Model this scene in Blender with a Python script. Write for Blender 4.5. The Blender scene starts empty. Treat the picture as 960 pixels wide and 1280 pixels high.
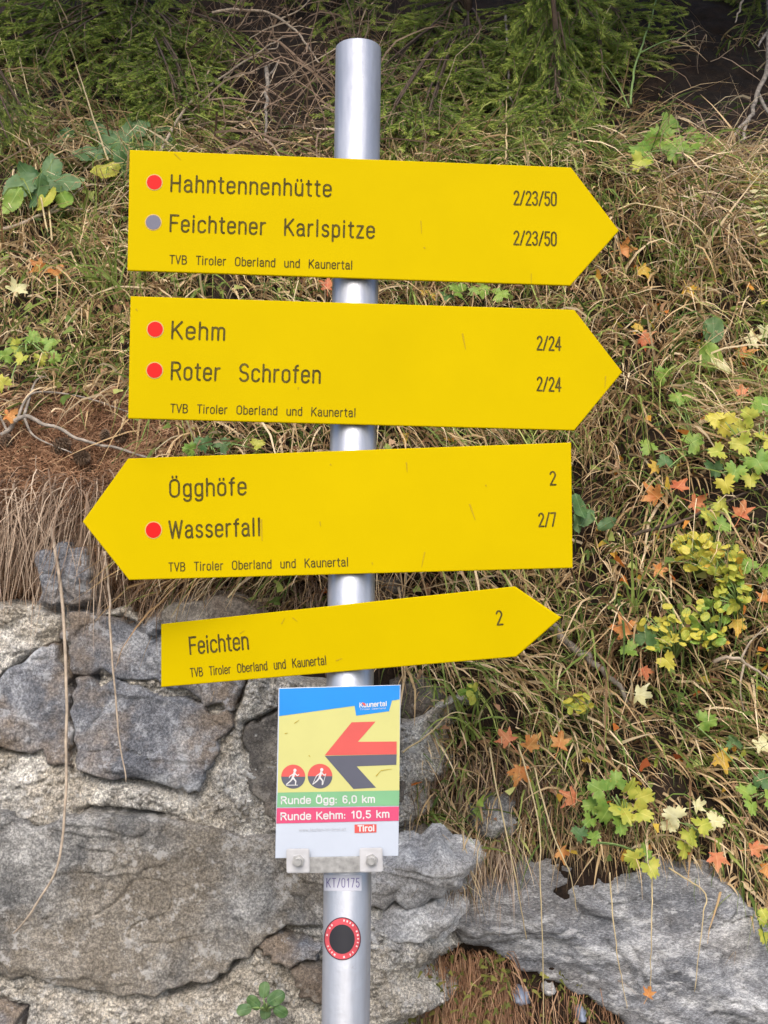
import bpy, bmesh, math, random
import numpy as np
from mathutils import Vector, Matrix

random.seed(7)
RNG = np.random.default_rng(11)
SC = bpy.context.scene
COL = SC.collection
R = math.radians

# ------------------------------------------------------------------ camera
FPX = 1500.0                     # focal length in photo pixels (960 x 1280)
PITCH = R(4.3)
CAM = np.array([0.0, -1.536, 1.6])
cd = bpy.data.cameras.new("camera")
cam = bpy.data.objects.new("camera", cd)
COL.objects.link(cam)
cam.location = CAM
cam.rotation_euler = (R(90) + PITCH, 0, 0)
cd.sensor_fit = 'VERTICAL'
cd.sensor_height = 36.0
cd.lens = FPX / 1280.0 * 36.0
cd.clip_start = 0.01
cd.clip_end = 3000
SC.camera = cam
SC.render.resolution_x, SC.render.resolution_y = 768, 1024

# ------------------------------------------------------------------ light
SUN_EL, SUN_AZ = R(44), R(186)    # azimuth clockwise from +Y: behind the camera, a little to the left
w = bpy.data.worlds.new("World")
SC.world = w
w.use_nodes = True
nt = w.node_tree
sky = nt.nodes.new('ShaderNodeTexSky')
sky.sky_type = 'NISHITA'
sky.sun_disc = False
sky.sun_elevation = SUN_EL
sky.sun_rotation = SUN_AZ
sky.dust_density = 3.0
sky.air_density = 1.0
nt.links.new(sky.outputs[0], nt.nodes['Background'].inputs[0])
nt.nodes['Background'].inputs[1].default_value = 0.14
sl = bpy.data.lights.new("sun", 'SUN')
sl.energy = 1.1
sl.angle = R(40)
sl.color = (1.0, 0.93, 0.82)
so = bpy.data.objects.new("sun", sl)
COL.objects.link(so)
sdir = Vector((math.sin(SUN_AZ) * math.cos(SUN_EL), math.cos(SUN_AZ) * math.cos(SUN_EL), math.sin(SUN_EL)))
so.rotation_euler = sdir.to_track_quat('Z', 'Y').to_euler()
so.location = (0, -4, 6)
SC.view_settings.view_transform = 'Standard'
SC.view_settings.look = 'None'
SC.view_settings.exposure = 0.98
SC.view_settings.gamma = 1.0
SC.view_settings.use_curve_mapping = False

# ------------------------------------------------------------------ helpers: geometry of the view
cp, sp = math.cos(PITCH), math.sin(PITCH)


def ray(px, py):
    a, b = (px - 480.0) / FPX, (640.0 - py) / FPX
    return np.array([a, cp - b * sp, sp + b * cp])


def at(px, py, Y):
    d = ray(px, py)
    return CAM + d * ((Y - CAM[1]) / d[1])


def project(P):
    v = np.asarray(P) - CAM
    f = v[..., 1] * cp + v[..., 2] * sp
    u = -v[..., 1] * sp + v[..., 2] * cp
    return 480 + FPX * v[..., 0] / f, 640 - FPX * u / f


# ------------------------------------------------------------------ helpers: noise
def _hash(ix, iy, iz):
    n = (ix.astype(np.int64) * 374761393 + iy.astype(np.int64) * 668265263 + iz.astype(np.int64) * 2147483647) & 0xffffffff
    n = ((n ^ (n >> 13)) * 1274126177) & 0xffffffff
    n = ((n ^ (n >> 15)) * 2246822519) & 0xffffffff
    return ((n ^ (n >> 16)) & 0xffffff) / float(0xffffff)


def vnoise(x, y, z):
    x, y, z = np.broadcast_arrays(np.asarray(x, float), np.asarray(y, float), np.asarray(z, float))
    ix, iy, iz = np.floor(x), np.floor(y), np.floor(z)
    fx, fy, fz = x - ix, y - iy, z - iz
    fx, fy, fz = [f * f * f * (f * (f * 6 - 15) + 10) for f in (fx, fy, fz)]
    r = 0
    for a in (0, 1):
        for b in (0, 1):
            for c in (0, 1):
                wgt = (fx if a else 1 - fx) * (fy if b else 1 - fy) * (fz if c else 1 - fz)
                r = r + wgt * _hash(ix + a, iy + b, iz + c)
    return r * 2 - 1


def fbm(x, y, z, octs=4, gain=0.5):
    r, a, s = 0, 1, 1
    for i in range(octs):
        r = r + a * vnoise(np.asarray(x) * s + 17.3 * i, np.asarray(y) * s + 5.1 * i, np.asarray(z) * s)
        a *= gain
        s *= 2.03
    return r


def worley(x, z, seed=0):
    """distance to the nearest and the second nearest feature point (2D)"""
    ix, iz = np.floor(x), np.floor(z)
    f1 = np.full(np.shape(x), 9.0)
    f2 = np.full(np.shape(x), 9.0)
    for a in (-1, 0, 1):
        for b in (-1, 0, 1):
            cx, cz = ix + a, iz + b
            qx = cx + _hash(cx, cz, cx * 0 + seed)
            qz = cz + _hash(cx, cz, cx * 0 + seed + 50)
            d = np.hypot(x - qx, z - qz)
            f2 = np.minimum(f2, np.maximum(f1, d))
            f1 = np.minimum(f1, d)
    return f1, f2


def smooth(a, b, x):
    t = np.clip((np.asarray(x) - a) / (b - a), 0, 1)
    return t * t * (3 - 2 * t)


# ------------------------------------------------------------------ the slope, y = S(x, z), and the wall, y = W(x, z)
LZ = [0, .90, 1.40, 1.53, 1.575, 1.63, 1.69, 1.76, 1.86, 2.02, 2.30, 2.61, 2.80, 3.23, 4.0, 9.0]
LY = [.36, .50, .56, .57, .60, .59, .54, .55, .61, .74, .97, 1.22, 1.48, 1.95, 2.6, 7.0]
RZ = [0, .80, 1.05, 1.20, 1.40, 1.70, 2.02, 2.30, 2.61, 2.80, 3.23, 4.0, 9.0]
RY = [.36, .47, .52, .56, .64, .74, .88, 1.04, 1.24, 1.45, 1.90, 2.6, 7.0]


def S(x, z):
    x, z = np.asarray(x, float), np.asarray(z, float)
    k = smooth(-0.12, 0.30, x + 0.08 * vnoise(x * 3, 0 * x, z * 3))
    y = np.interp(z, LZ, LY) * (1 - k) + np.interp(z, RZ, RY) * k
    y = y + 0.035 * fbm(x * 3.1, 0 * x, z * 3.1, 3) + 0.010 * fbm(x * 14, 0 * x + 4, z * 14, 3)
    return y


def W(x, z):
    x, z = np.asarray(x, float), np.asarray(z, float)
    y = .42 + (z - .918) * .13
    y = y + 0.014 * fbm(x * 4, 0 * x + 9, z * 4, 2)
    return y


def SB(x, z):
    """smooth bed of the right bank, without its bumps"""
    return np.interp(z, RZ, RY) + 0 * np.asarray(x) - .012


GX0, GX1, GZ0, GZ1, GST = -2.4, 2.4, -.05, 4.6, .004
_gx = np.arange(GX0, GX1, GST)
_gz = np.arange(GZ0, GZ1, GST)
_X, _Z = np.meshgrid(_gx, _gz)
LOOK = {S: S(_X, _Z), W: W(_X, _Z), SB: SB(_X, _Z)}


def SW(x, z):
    """whichever is in front: the wall or the slope"""
    return look(SW, x, z)


LOOK[SW] = np.where((_Z < 1.56) & (_X < .06), np.minimum(LOOK[S], LOOK[W] - .03), LOOK[S])


def look(F, x, z):
    """quick bilinear look-up of S or W"""
    g = LOOK[F]
    u = np.clip((np.asarray(x) - GX0) / GST, 0, len(_gx) - 1.001)
    v = np.clip((np.asarray(z) - GZ0) / GST, 0, len(_gz) - 1.001)
    i, j = u.astype(int), v.astype(int)
    u, v = u - i, v - j
    return (g[j, i] * (1 - u) + g[j, i + 1] * u) * (1 - v) + (g[j + 1, i] * (1 - u) + g[j + 1, i + 1] * u) * v


_T = np.arange(1.3, 5.5, .012)


def hit(px, py, off=0.0, F=S):
    """where the view ray through a photo pixel meets the slope (or wall), pulled 'off' metres back towards the viewer"""
    d = ray(px, py)
    d = d / np.linalg.norm(d)
    P = CAM + _T[:, None] * d
    over = P[:, 1] >= look(F, P[:, 0], P[:, 2])
    k = int(np.argmax(over)) if over.any() else len(_T) - 1
    k = max(k, 1)
    a, b = _T[k - 1], _T[k]
    for _ in range(6):
        m = (a + b) / 2
        p = CAM + d * m
        if p[1] >= look(F, p[0:1], p[2:3])[0]:
            b = m
        else:
            a = m
    return CAM + d * (b - off)


# ------------------------------------------------------------------ helpers: objects
def mesh_obj(name, verts, faces, mat=None, parent=None, smooth_shade=False):
    me = bpy.data.meshes.new(name)
    me.from_pydata([tuple(map(float, v)) for v in verts], [], [tuple(map(int, f)) for f in faces])
    return link(name, me, mat, parent, smooth_shade)


def quads_mesh(name, verts, quads):
    me = bpy.data.meshes.new(name)
    verts = np.asarray(verts, np.float32)
    quads = np.asarray(quads, np.int32)
    me.vertices.add(len(verts))
    me.vertices.foreach_set('co', verts.ravel())
    me.loops.add(quads.size)
    me.loops.foreach_set('vertex_index', quads.ravel())
    me.polygons.add(len(quads))
    me.polygons.foreach_set('loop_start', np.arange(0, quads.size, 4, dtype=np.int32))
    me.polygons.foreach_set('loop_total', np.full(len(quads), 4, np.int32))
    me.update(calc_edges=True)
    return me


def link(name, me, mat=None, parent=None, smooth_shade=False):
    if mat is not None and not me.materials:
        me.materials.append(mat)
    if smooth_shade:
        me.polygons.foreach_set('use_smooth', np.ones(len(me.polygons), bool))
    o = bpy.data.objects.new(name, me)
    COL.objects.link(o)
    if parent is not None:
        o.parent = parent
    return o


def empty(name, loc):
    o = bpy.data.objects.new(name, None)
    o.empty_display_size = 0.05
    COL.objects.link(o)
    o.location = tuple(map(float, loc))
    return o


def tag(o, label=None, cat=None, group=None, kind=None):
    if label: o['label'] = label
    if cat: o['category'] = cat
    if group: o['group'] = group
    if kind: o['kind'] = kind
    return o


def attach(o, root):
    """parent o (whose mesh is in world coordinates) to root without moving it"""
    o.parent = root
    m = root
    M = Matrix.Identity(4)
    while m is not None:
        M = m.matrix_parent_inverse @ m.matrix_basis @ M if m.parent else m.matrix_basis @ M
        m = m.parent
    o.matrix_parent_inverse = M.inverted()
    return o


# ------------------------------------------------------------------ helpers: materials
def new_mat(name):
    m = bpy.data.materials.new(name)
    m.use_nodes = True
    n = m.node_tree.nodes
    return m, n, m.node_tree.links, n['Principled BSDF']


def ramp(n, stops):
    r = n.new('ShaderNodeValToRGB')
    e = r.color_ramp.elements
    while len(e) > 1:
        e.remove(e[-1])
    e[0].position = stops[0][0]
    e[0].color = (*stops[0][1], 1)
    for p, c in stops[1:]:
        x = e.new(p)
        x.color = (*c, 1)
    return r


def noise_node(n, l, scale, detail=4, rough=.55, coord=None):
    t = n.new('ShaderNodeTexNoise')
    t.inputs['Scale'].default_value = scale
    t.inputs['Detail'].default_value = detail
    t.inputs['Roughness'].default_value = rough
    if coord is None:
        coord = n.new('ShaderNodeTexCoord').outputs['Object']
    l.new(coord, t.inputs['Vector'])
    return t


def mix(n, l, fac, a, b, mode='MIX'):
    m = n.new('ShaderNodeMix')
    m.data_type = 'RGBA'
    m.blend_type = mode
    for sock, v in ((0, fac), (6, a), (7, b)):
        if hasattr(v, 'default_value') or hasattr(v, 'is_linked'):
            l.new(v, m.inputs[sock])
        else:
            m.inputs[sock].default_value = v if sock == 0 else (*v, 1)
    return m.outputs[2]


def plain(name, col, rough=.5, metal=0.0, var=0.06, scale=30, bump=0.0, bscale=200, spec=.5):
    m, n, l, b = new_mat(name)
    t = noise_node(n, l, scale, 5)
    r = ramp(n, [(.3, tuple(c * (1 - var) for c in col)), (.7, tuple(min(1, c * (1 + var)) for c in col))])
    l.new(t.outputs[0], r.inputs[0])
    l.new(r.outputs[0], b.inputs['Base Color'])
    b.inputs['Roughness'].default_value = rough
    b.inputs['Metallic'].default_value = metal
    b.inputs['Specular IOR Level'].default_value = spec
    if bump:
        t2 = noise_node(n, l, bscale, 4)
        bp = n.new('ShaderNodeBump')
        bp.inputs['Strength'].default_value = bump
        bp.inputs['Distance'].default_value = 0.002
        l.new(t2.outputs[0], bp.inputs['Height'])
        l.new(bp.outputs[0], b.inputs['Normal'])
    return m


def blade_mat(name, stops, trans=.25, rough=.7):
    """colour of each blade from its own 'tint' attribute"""
    m, n, l, b = new_mat(name)
    a = n.new('ShaderNodeAttribute')
    a.attribute_name = 'tint'
    r = ramp(n, stops)
    l.new(a.outputs['Fac'], r.inputs[0])
    l.new(r.outputs[0], b.inputs['Base Color'])
    b.inputs['Roughness'].default_value = rough
    b.inputs['Specular IOR Level'].default_value = .25
    if trans:
        tr = n.new('ShaderNodeBsdfTranslucent')
        l.new(r.outputs[0], tr.inputs[0])
        ms = n.new('ShaderNodeMixShader')
        ms.inputs[0].default_value = trans
        l.new(b.outputs[0], ms.inputs[1])
        l.new(tr.outputs[0], ms.inputs[2])
        l.new(ms.outputs[0], n['Material Output'].inputs[0])
    return m


def leaf_mat(name, c1, c2, spots=(.12, .06, .02), trans=.3):
    m, n, l, b = new_mat(name)
    co = n.new('ShaderNodeTexCoord').outputs['Object']
    oi = n.new('ShaderNodeObjectInfo')
    ad = n.new('ShaderNodeVectorMath')
    sc = n.new('ShaderNodeVectorMath')
    sc.operation = 'SCALE'
    sc.inputs[0].default_value = (7, 5, 3)
    l.new(oi.outputs['Random'], sc.inputs['Scale'])
    l.new(co, ad.inputs[0])
    l.new(sc.outputs[0], ad.inputs[1])
    t = noise_node(n, l, 1.6, 4, .6, ad.outputs[0])
    r = ramp(n, [(.36, c1), (.64, c2)])
    l.new(t.outputs[0], r.inputs[0])
    t2 = noise_node(n, l, 7, 4, .6, ad.outputs[0])
    r2 = ramp(n, [(.62, (0, 0, 0)), (.72, (1, 1, 1))])
    l.new(t2.outputs[0], r2.inputs[0])
    c = mix(n, l, r2.outputs[0], r.outputs[0], spots)
    sx = n.new('ShaderNodeSeparateXYZ')
    l.new(co, sx.inputs[0])
    ab = n.new('ShaderNodeMath')
    ab.operation = 'ABSOLUTE'
    l.new(sx.outputs[0], ab.inputs[0])
    r3 = ramp(n, [(.006, (.45, .45, .45)), (.022, (0, 0, 0))])     # midrib
    l.new(ab.outputs[0], r3.inputs[0])
    c = mix(n, l, r3.outputs[0], c, tuple(min(.8, v * 1.3 + .08) for v in c2))
    l.new(c, b.inputs['Base Color'])
    b.inputs['Roughness'].default_value = .5
    b.inputs['Specular IOR Level'].default_value = .35
    tr = n.new('ShaderNodeBsdfTranslucent')
    l.new(c, tr.inputs[0])
    ms = n.new('ShaderNodeMixShader')
    ms.inputs[0].default_value = trans
    l.new(b.outputs[0], ms.inputs[1])
    l.new(tr.outputs[0], ms.inputs[2])
    l.new(ms.outputs[0], n['Material Output'].inputs[0])
    return m


def rock_mat(name, dark, mid, light, stain, stain_amt=.5, speck=.5, scale=1.0, bump=.6, lichen=.5, strata=None):
    m, n, l, b = new_mat(name)
    co = n.new('ShaderNodeTexCoord').outputs['Object']
    if strata is not None:
        mp = n.new('ShaderNodeMapping')
        mp.inputs['Rotation'].default_value = (0, R(strata), 0)
        mp.inputs['Scale'].default_value = (.8, 1, 2.0)
        l.new(co, mp.inputs[0])
        co = mp.outputs[0]
    t1 = noise_node(n, l, 11 * scale, 10, .68, co)
    t1.inputs['Distortion'].default_value = .6
    r1 = ramp(n, [(.34, dark), (.5, mid), (.64, light)])
    l.new(t1.outputs[0], r1.inputs[0])
    t2 = noise_node(n, l, 4.3 * scale, 7, .62, co)
    r2 = ramp(n, [(.46, (0, 0, 0)), (.58, (stain_amt,) * 3)])
    l.new(t2.outputs[0], r2.inputs[0])
    c = mix(n, l, r2.outputs[0], r1.outputs[0], stain)
    t3 = noise_node(n, l, 240, 5, .85, co)       # mineral grain
    r3 = ramp(n, [(.40, (.28, .28, .29)), (.5, (1, 1, 1)), (.59, (2.3, 2.28, 2.2))])
    l.new(t3.outputs[0], r3.inputs[0])
    c2 = mix(n, l, speck, c, r3.outputs[0], 'MULTIPLY')
    t4 = noise_node(n, l, 34, 8, .75, co)        # pale lichen
    r4 = ramp(n, [(.56, (0, 0, 0)), (.60, (lichen,) * 3)])
    l.new(t4.outputs[0], r4.inputs[0])
    c3 = mix(n, l, r4.outputs[0], c2, tuple(min(.6, v * 1.5) for v in light))
    t6 = noise_node(n, l, 19, 9, .7, co)         # dark mineral veins
    r6 = ramp(n, [(.475, (1, 1, 1)), (.495, (.45, .43, .42)), (.515, (1, 1, 1))])
    l.new(t6.outputs[0], r6.inputs[0])
    c4 = mix(n, l, .55, c3, r6.outputs[0], 'MULTIPLY')
    l.new(c4, b.inputs['Base Color'])
    b.inputs['Roughness'].default_value = .85
    b.inputs['Specular IOR Level'].default_value = .3
    t5 = noise_node(n, l, 90, 13, .8, co)
    bp = n.new('ShaderNodeBump')
    bp.inputs['Strength'].default_value = bump
    bp.inputs['Distance'].default_value = 0.008
    l.new(t5.outputs[0], bp.inputs['Height'])
    l.new(bp.outputs[0], b.inputs['Normal'])
    return m


M = {}
M['yellow'] = plain('sign_yellow', (.475, .350, .0003), .6, var=.03, scale=9, bump=.05, bscale=60, spec=.02)
M['ink'] = plain('engraved_brown', (.075, .058, .012), .8, var=.5, scale=160, spec=.1)
M['red_dot'] = plain('marker_red', (0.5676, 0.00602, 0.00516), .5, spec=.15)
M['grey_dot'] = plain('marker_grey', (0.1376, 0.1376, 0.1806), .5, spec=.15)
M['dot_ring'] = plain('marker_rim', (0.4816, 0.3096, 0.086), .6)
M['scratch'] = plain('scratch_brown', (.36, .25, .01), .7, spec=.1)
M['panel_yellow'] = plain('print_pale_yellow', (0.4816, 0.4687, 0.172), .4, var=.03, scale=25)
M['panel_white'] = plain('print_white', (0.43, 0.473, 0.5504), .4, var=.03, scale=25)
M['panel_blue'] = plain('print_blue', (0.00172, 0.2021, 0.5848), .4, var=.05, scale=14)
M['panel_red'] = plain('print_red', (0.516, 0.0731, 0.0645), .45, var=.05)
M['panel_slate'] = plain('print_slate', (0.0731, 0.0774, 0.1075), .5, var=.05)
M['panel_green'] = plain('print_green', (.155, .36, .185), .45, var=.05)
M['panel_pink'] = plain('print_pink', (0.516, 0.0516, 0.1376), .45, var=.05)
M['print_ink_white'] = plain('print_lettering_white', (0.5332, 0.5332, 0.5332), .5)
M['print_ink_grey'] = plain('print_lettering_grey', (.38, .40, .44), .5)
M['zinc_white'] = plain('zinc_plate', (0.4472, 0.4472, 0.4644), .5, .2, var=.12, scale=60, bump=.2, bscale=120)
M['bolt'] = plain('bolt_steel', (.42, .42, .42), .4, .7, var=.25, scale=150)
M['label_white'] = plain('label_white', (.52, .53, .60), .4, var=.05, scale=60)
M['label_ink'] = plain('label_ink', (.16, .14, .30), .6)
M['sticker_rim'] = plain('sticker_dark_rim', (.06, .02, .03), .45)
M['sticker_red'] = plain('sticker_red', (.55, .07, .09), .45, var=.2, scale=60)
M['sticker_pale'] = plain('sticker_pale', (.78, .55, .55), .5)
M['sticker_black'] = plain('sticker_black', (.022, .022, .028), .45)
M['bark'] = plain('twig_bark', (.16, .11, .075), .85, var=.4, scale=60, bump=.5, bscale=150)
M['pale_twig'] = plain('pale_dead_twig', (.36, .29, .22), .85, var=.35, scale=70, bump=.5, bscale=180)
M['grey_twig'] = plain('grey_lichen_twig', (.23, .20, .17), .9, var=.6, scale=60, bump=.6, bscale=150)
M['dark_twig'] = plain('dark_twig', (.075, .05, .035), .9, var=.4, scale=60)
M['straw_stalk'] = plain('straw_stalk', (.47, .37, .20), .7, var=.2, scale=40)
M['green_stalk'] = plain('green_stalk', (.20, .30, .09), .6, var=.2, scale=40)
M['cone'] = plain('cone_scales', (.13, .085, .055), .8, var=.5, scale=90)
M['straw'] = blade_mat('dry_straw', [(0, (.07, .038, .022)), (.3, (.27, .165, .085)), (.62, (.58, .41, .215)), (1, (.84, .68, .45))])
M['green'] = blade_mat('green_grass', [(0, (.045, .08, .02)), (.4, (.135, .205, .045)), (.75, (.28, .35, .085)), (1, (.50, .52, .18))])
M['autumn'] = blade_mat('autumn_bits', [(0, (.30, .07, .02)), (.35, (.58, .20, .04)), (.6, (.66, .42, .06)), (.8, (.52, .46, .07)), (1, (.26, .36, .06))], .3)
M['root'] = blade_mat('root_fibre', [(0, (.06, .036, .024)), (.5, (.26, .18, .125)), (1, (.60, .48, .36))], .1)
M['rust'] = blade_mat('rusty_litter', [(0, (.09, .045, .025)), (.5, (.32, .17, .095)), (1, (.55, .36, .22))], .1)
M['needle'] = blade_mat('spruce_needles', [(0, (.022, .045, .013)), (.4, (.082, .142, .026)), (.75, (.26, .34, .062)), (1, (.58, .60, .15))], .15, .5)
M['moss'] = blade_mat('moss_green', [(0, (.05, .06, .014)), (.5, (.13, .14, .03)), (1, (.26, .25, .06))], .2)
M['orange'] = leaf_mat('leaf_orange', (.56, .19, .05), (.62, .33, .11))
M['redor'] = leaf_mat('leaf_red_orange', (.52, .12, .055), (.60, .25, .11))
M['amber'] = leaf_mat('leaf_yellow', (.60, .34, .04), (.60, .44, .08), (.35, .14, .03))
M['cream'] = leaf_mat('leaf_cream', (.66, .62, .30), (.70, .68, .42), (.4, .3, .12))
M['lgreen'] = leaf_mat('leaf_light_green', (.14, .27, .04), (.27, .38, .07), (.34, .32, .06))
M['ygreen'] = leaf_mat('leaf_yellow_green', (.32, .38, .05), (.50, .48, .08), (.45, .30, .05))
M['yellowleaf'] = leaf_mat('leaf_bright_yellow', (.50, .46, .05), (.60, .52, .09), (.4, .25, .05))
M['dgreen'] = leaf_mat('leaf_dark_green', (.06, .14, .045), (.12, .21, .07), (.05, .10, .04))
M['bluegreen'] = leaf_mat('leaf_blue_green', (.09, .18, .075), (.17, .27, .115), (.20, .20, .06))
M['rock_blue'] = rock_mat('stone_blue_grey', (0.08052, 0.08662, 0.1025), (0.1769, 0.1854, 0.2098), (0.366, 0.3782, 0.4026), (0.2562, 0.183, 0.1098), .62, .6, 1.0, .9)
M['rock_brown'] = rock_mat('stone_brown_grey', (0.08784, 0.08906, 0.0915), (0.1891, 0.1867, 0.183), (0.3904, 0.3843, 0.3721), (0.2318, 0.1891, 0.1342), .55, .6, 1.0, .9)
M['rock_dark'] = rock_mat('stone_dark', (.05, .046, .042), (.11, .10, .09), (.22, .20, .17), (.13, .09, .06), .6)
M['rock_light'] = rock_mat('stone_light_grey', (0.162, 0.162, 0.1674), (0.3348, 0.3348, 0.3402), (0.5832, 0.5832, 0.5832), (0.27, 0.2376, 0.1944), .35, .5)
M['rock_strata'] = rock_mat('stone_strata', (0.08929, 0.09341, 0.105), (0.21, 0.2163, 0.2331), (0.483, 0.4883, 0.4988), (0.1785, 0.1628, 0.147), .4, .55, 1.0, .8, .6, -28)
M['mortar'] = rock_mat('mortar', (0.216, 0.2106, 0.1998), (0.432, 0.4158, 0.3888), (0.648, 0.6318, 0.594), (0.3456, 0.2916, 0.216), .5, .75, 2.0, .9)
M['slate_pebble'] = plain('slate_pebble', (.20, .23, .30), .6, var=.25, scale=60)
M['soil'] = rock_mat('soil', (.008, .005, .003), (.020, .012, .007), (.045, .028, .016), (.030, .014, .008), .5, .4, 2.0, .9, .05)  # very dark: shade under the spruces is put into the soil colour
M['ground'] = rock_mat('gravel', (.10, .095, .09), (.17, .165, .155), (.28, .27, .26), (.15, .13, .10), .4, .6, 2.0)


def metal_pole():
    m, n, l, b = new_mat('galvanised_steel')
    co = n.new('ShaderNodeTexCoord').outputs['Object']
    mp = n.new('ShaderNodeMapping')
    mp.inputs['Scale'].default_value = (1, 1, .08)
    l.new(co, mp.inputs[0])
    t = noise_node(n, l, 70, 5, .6, mp.outputs[0])
    r = ramp(n, [(.3, (.34, .355, .40)), (.7, (.45, .465, .51))])
    l.new(t.outputs[0], r.inputs[0])
    t2 = noise_node(n, l, 55, 5, .65, co)
    r2 = ramp(n, [(.66, (0, 0, 0)), (.72, (.75, .75, .75))])
    l.new(t2.outputs[0], r2.inputs[0])
    c = mix(n, l, r2.outputs[0], r.outputs[0], (.25, .23, .22))
    l.new(c, b.inputs['Base Color'])
    b.inputs['Metallic'].default_value = .6
    r3 = ramp(n, [(.3, (.30,) * 3), (.7, (.50,) * 3)])
    l.new(t.outputs[0], r3.inputs[0])
    l.new(r3.outputs[0], b.inputs['Roughness'])
    bp = n.new('ShaderNodeBump')
    bp.inputs['Strength'].default_value = .35
    bp.inputs['Distance'].default_value = 0.0025
    t7 = noise_node(n, l, 38, 6, .6, co)
    l.new(t7.outputs[0], bp.inputs['Height'])
    l.new(bp.outputs[0], b.inputs['Normal'])
    return m


M['pole'] = metal_pole()


# ------------------------------------------------------------------ helpers: shapes
def tube(path, radii, seg=6, close=True):
    """verts, quads of a tube along a path"""
    P = np.asarray(path, float)
    n = len(P)
    radii = np.broadcast_to(np.asarray(radii, float), (n,))
    T = np.gradient(P, axis=0)
    T /= np.linalg.norm(T, axis=1)[:, None] + 1e-12
    ref = np.array([.31, .87, .38])
    U = np.cross(T, ref)
    U /= np.linalg.norm(U, axis=1)[:, None] + 1e-12
    V = np.cross(T, U)
    a = np.linspace(0, 2 * np.pi, seg, endpoint=False)
    verts = (P[:, None, :] + radii[:, None, None] * (np.cos(a)[None, :, None] * U[:, None, :] + np.sin(a)[None, :, None] * V[:, None, :])).reshape(-1, 3)
    faces = []
    for i in range(n - 1):
        for j in range(seg):
            k = (j + 1) % seg
            faces.append((i * seg + j, i * seg + k, (i + 1) * seg + k, (i + 1) * seg + j))
    faces = [tuple(f) for f in faces]
    if close:
        faces.append(tuple(range(seg))[::-1])
        faces.append(tuple(range((n - 1) * seg, n * seg)))
    return verts.tolist(), faces


class MB:
    def __init__(self):
        self.v, self.f = [], []

    def add(self, vf):
        o = len(self.v)
        self.v += [list(map(float, p)) for p in vf[0]]
        self.f += [tuple(i + o for i in f) for f in vf[1]]
        return self

    def build(self, name, mat, root=None, smooth_shade=False):
        o = mesh_obj(name, self.v, self.f, mat, None, smooth_shade)
        if root is not None:
            attach(o, root)
        return o


def spline(pts, n=24):
    """Catmull-Rom through points"""
    P = np.asarray(pts, float)
    if len(P) == 2:
        return P[0] + (P[1] - P[0]) * np.linspace(0, 1, n)[:, None]
    P = np.vstack([2 * P[0] - P[1], P, 2 * P[-1] - P[-2]])
    out = []
    m = len(P) - 3
    for s in np.linspace(0, m - 1e-6, n):
        i = int(s)
        t = s - i
        a, b, c, d = P[i:i + 4]
        out.append(.5 * ((2 * b) + (c - a) * t + (2 * a - 5 * b + 4 * c - d) * t * t + (3 * b - a - 3 * c + d) * t ** 3))
    return np.array(out)


def blades_mesh(name, root, d0, length, width, droop, tint, segs=5, wob=.15, tip=.1, grav=(0, 0, -1.0), rng=RNG, kink=0.0):
    """N thin ribbons; all inputs arrays of length N"""
    N = len(root)
    root = np.asarray(root, float)
    d0 = np.asarray(d0, float)
    d0 = d0 / (np.linalg.norm(d0, axis=1)[:, None] + 1e-9)
    side = rng.normal(size=(N, 3))
    curl = rng.normal(size=(N, 3)) * wob
    length, width, droop, tint = [np.broadcast_to(np.asarray(a, float), (N,)) for a in (length, width, droop, tint)]
    kat = rng.integers(1, segs + 1, N)
    kv = rng.normal(size=(N, 3)) * kink
    pts = [root]
    dirs = []
    p = root.copy()
    for i in range(segs):
        t = (i + .5) / segs
        d = d0 + np.outer(droop * t * 1.6, grav) + curl * t * 2 + rng.normal(size=(N, 3)) * wob * .35 + kv * (kat <= i)[:, None]
        d /= np.linalg.norm(d, axis=1)[:, None] + 1e-9
        dirs.append(d)
        p = p + d * (length / segs)[:, None]
        pts.append(p)
    dirs.append(dirs[-1])
    V = np.zeros((N, segs + 1, 2, 3))
    for i in range(segs + 1):
        t = i / segs
        wv = np.cross(dirs[i], side)
        wv /= np.linalg.norm(wv, axis=1)[:, None] + 1e-9
        k = (width * .5 * max(tip, (1 - t ** 1.8)))[:, None]
        V[:, i, 0] = pts[i] - wv * k
        V[:, i, 1] = pts[i] + wv * k
    base = (np.arange(N) * (segs + 1) * 2)[:, None]
    q = np.array([[2 * i, 2 * i + 1, 2 * i + 3, 2 * i + 2] for i in range(segs)])
    Q = (base[:, :, None] + q[None]).reshape(-1, 4)
    me = quads_mesh(name, V.reshape(-1, 3), Q)
    at_ = me.attributes.new('tint', 'FLOAT', 'POINT')
    at_.data.foreach_set('value', np.repeat(np.clip(tint, 0, 1), (segs + 1) * 2).astype(np.float32))
    return me


def grid_mesh(name, X, Z, Y, keep=None):
    """height field seen from -Y; keep masks the cells"""
    nz, nx = X.shape
    V = np.stack([X, Y, Z], -1).reshape(-1, 3)
    i = np.arange(nz - 1)[:, None] * nx + np.arange(nx - 1)[None]
    Q = np.stack([i, i + 1, i + nx + 1, i + nx], -1)
    if keep is not None:
        kc = keep[:-1, :-1] & keep[1:, :-1] & keep[:-1, 1:] & keep[1:, 1:]
        Q = Q[kc]
    Q = Q.reshape(-1, 4)
    if keep is not None:
        used = np.unique(Q)
        rm = np.full(len(V), -1)
        rm[used] = np.arange(len(used))
        V, Q = V[used], rm[Q]
    return quads_mesh(name, V, Q)


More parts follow.
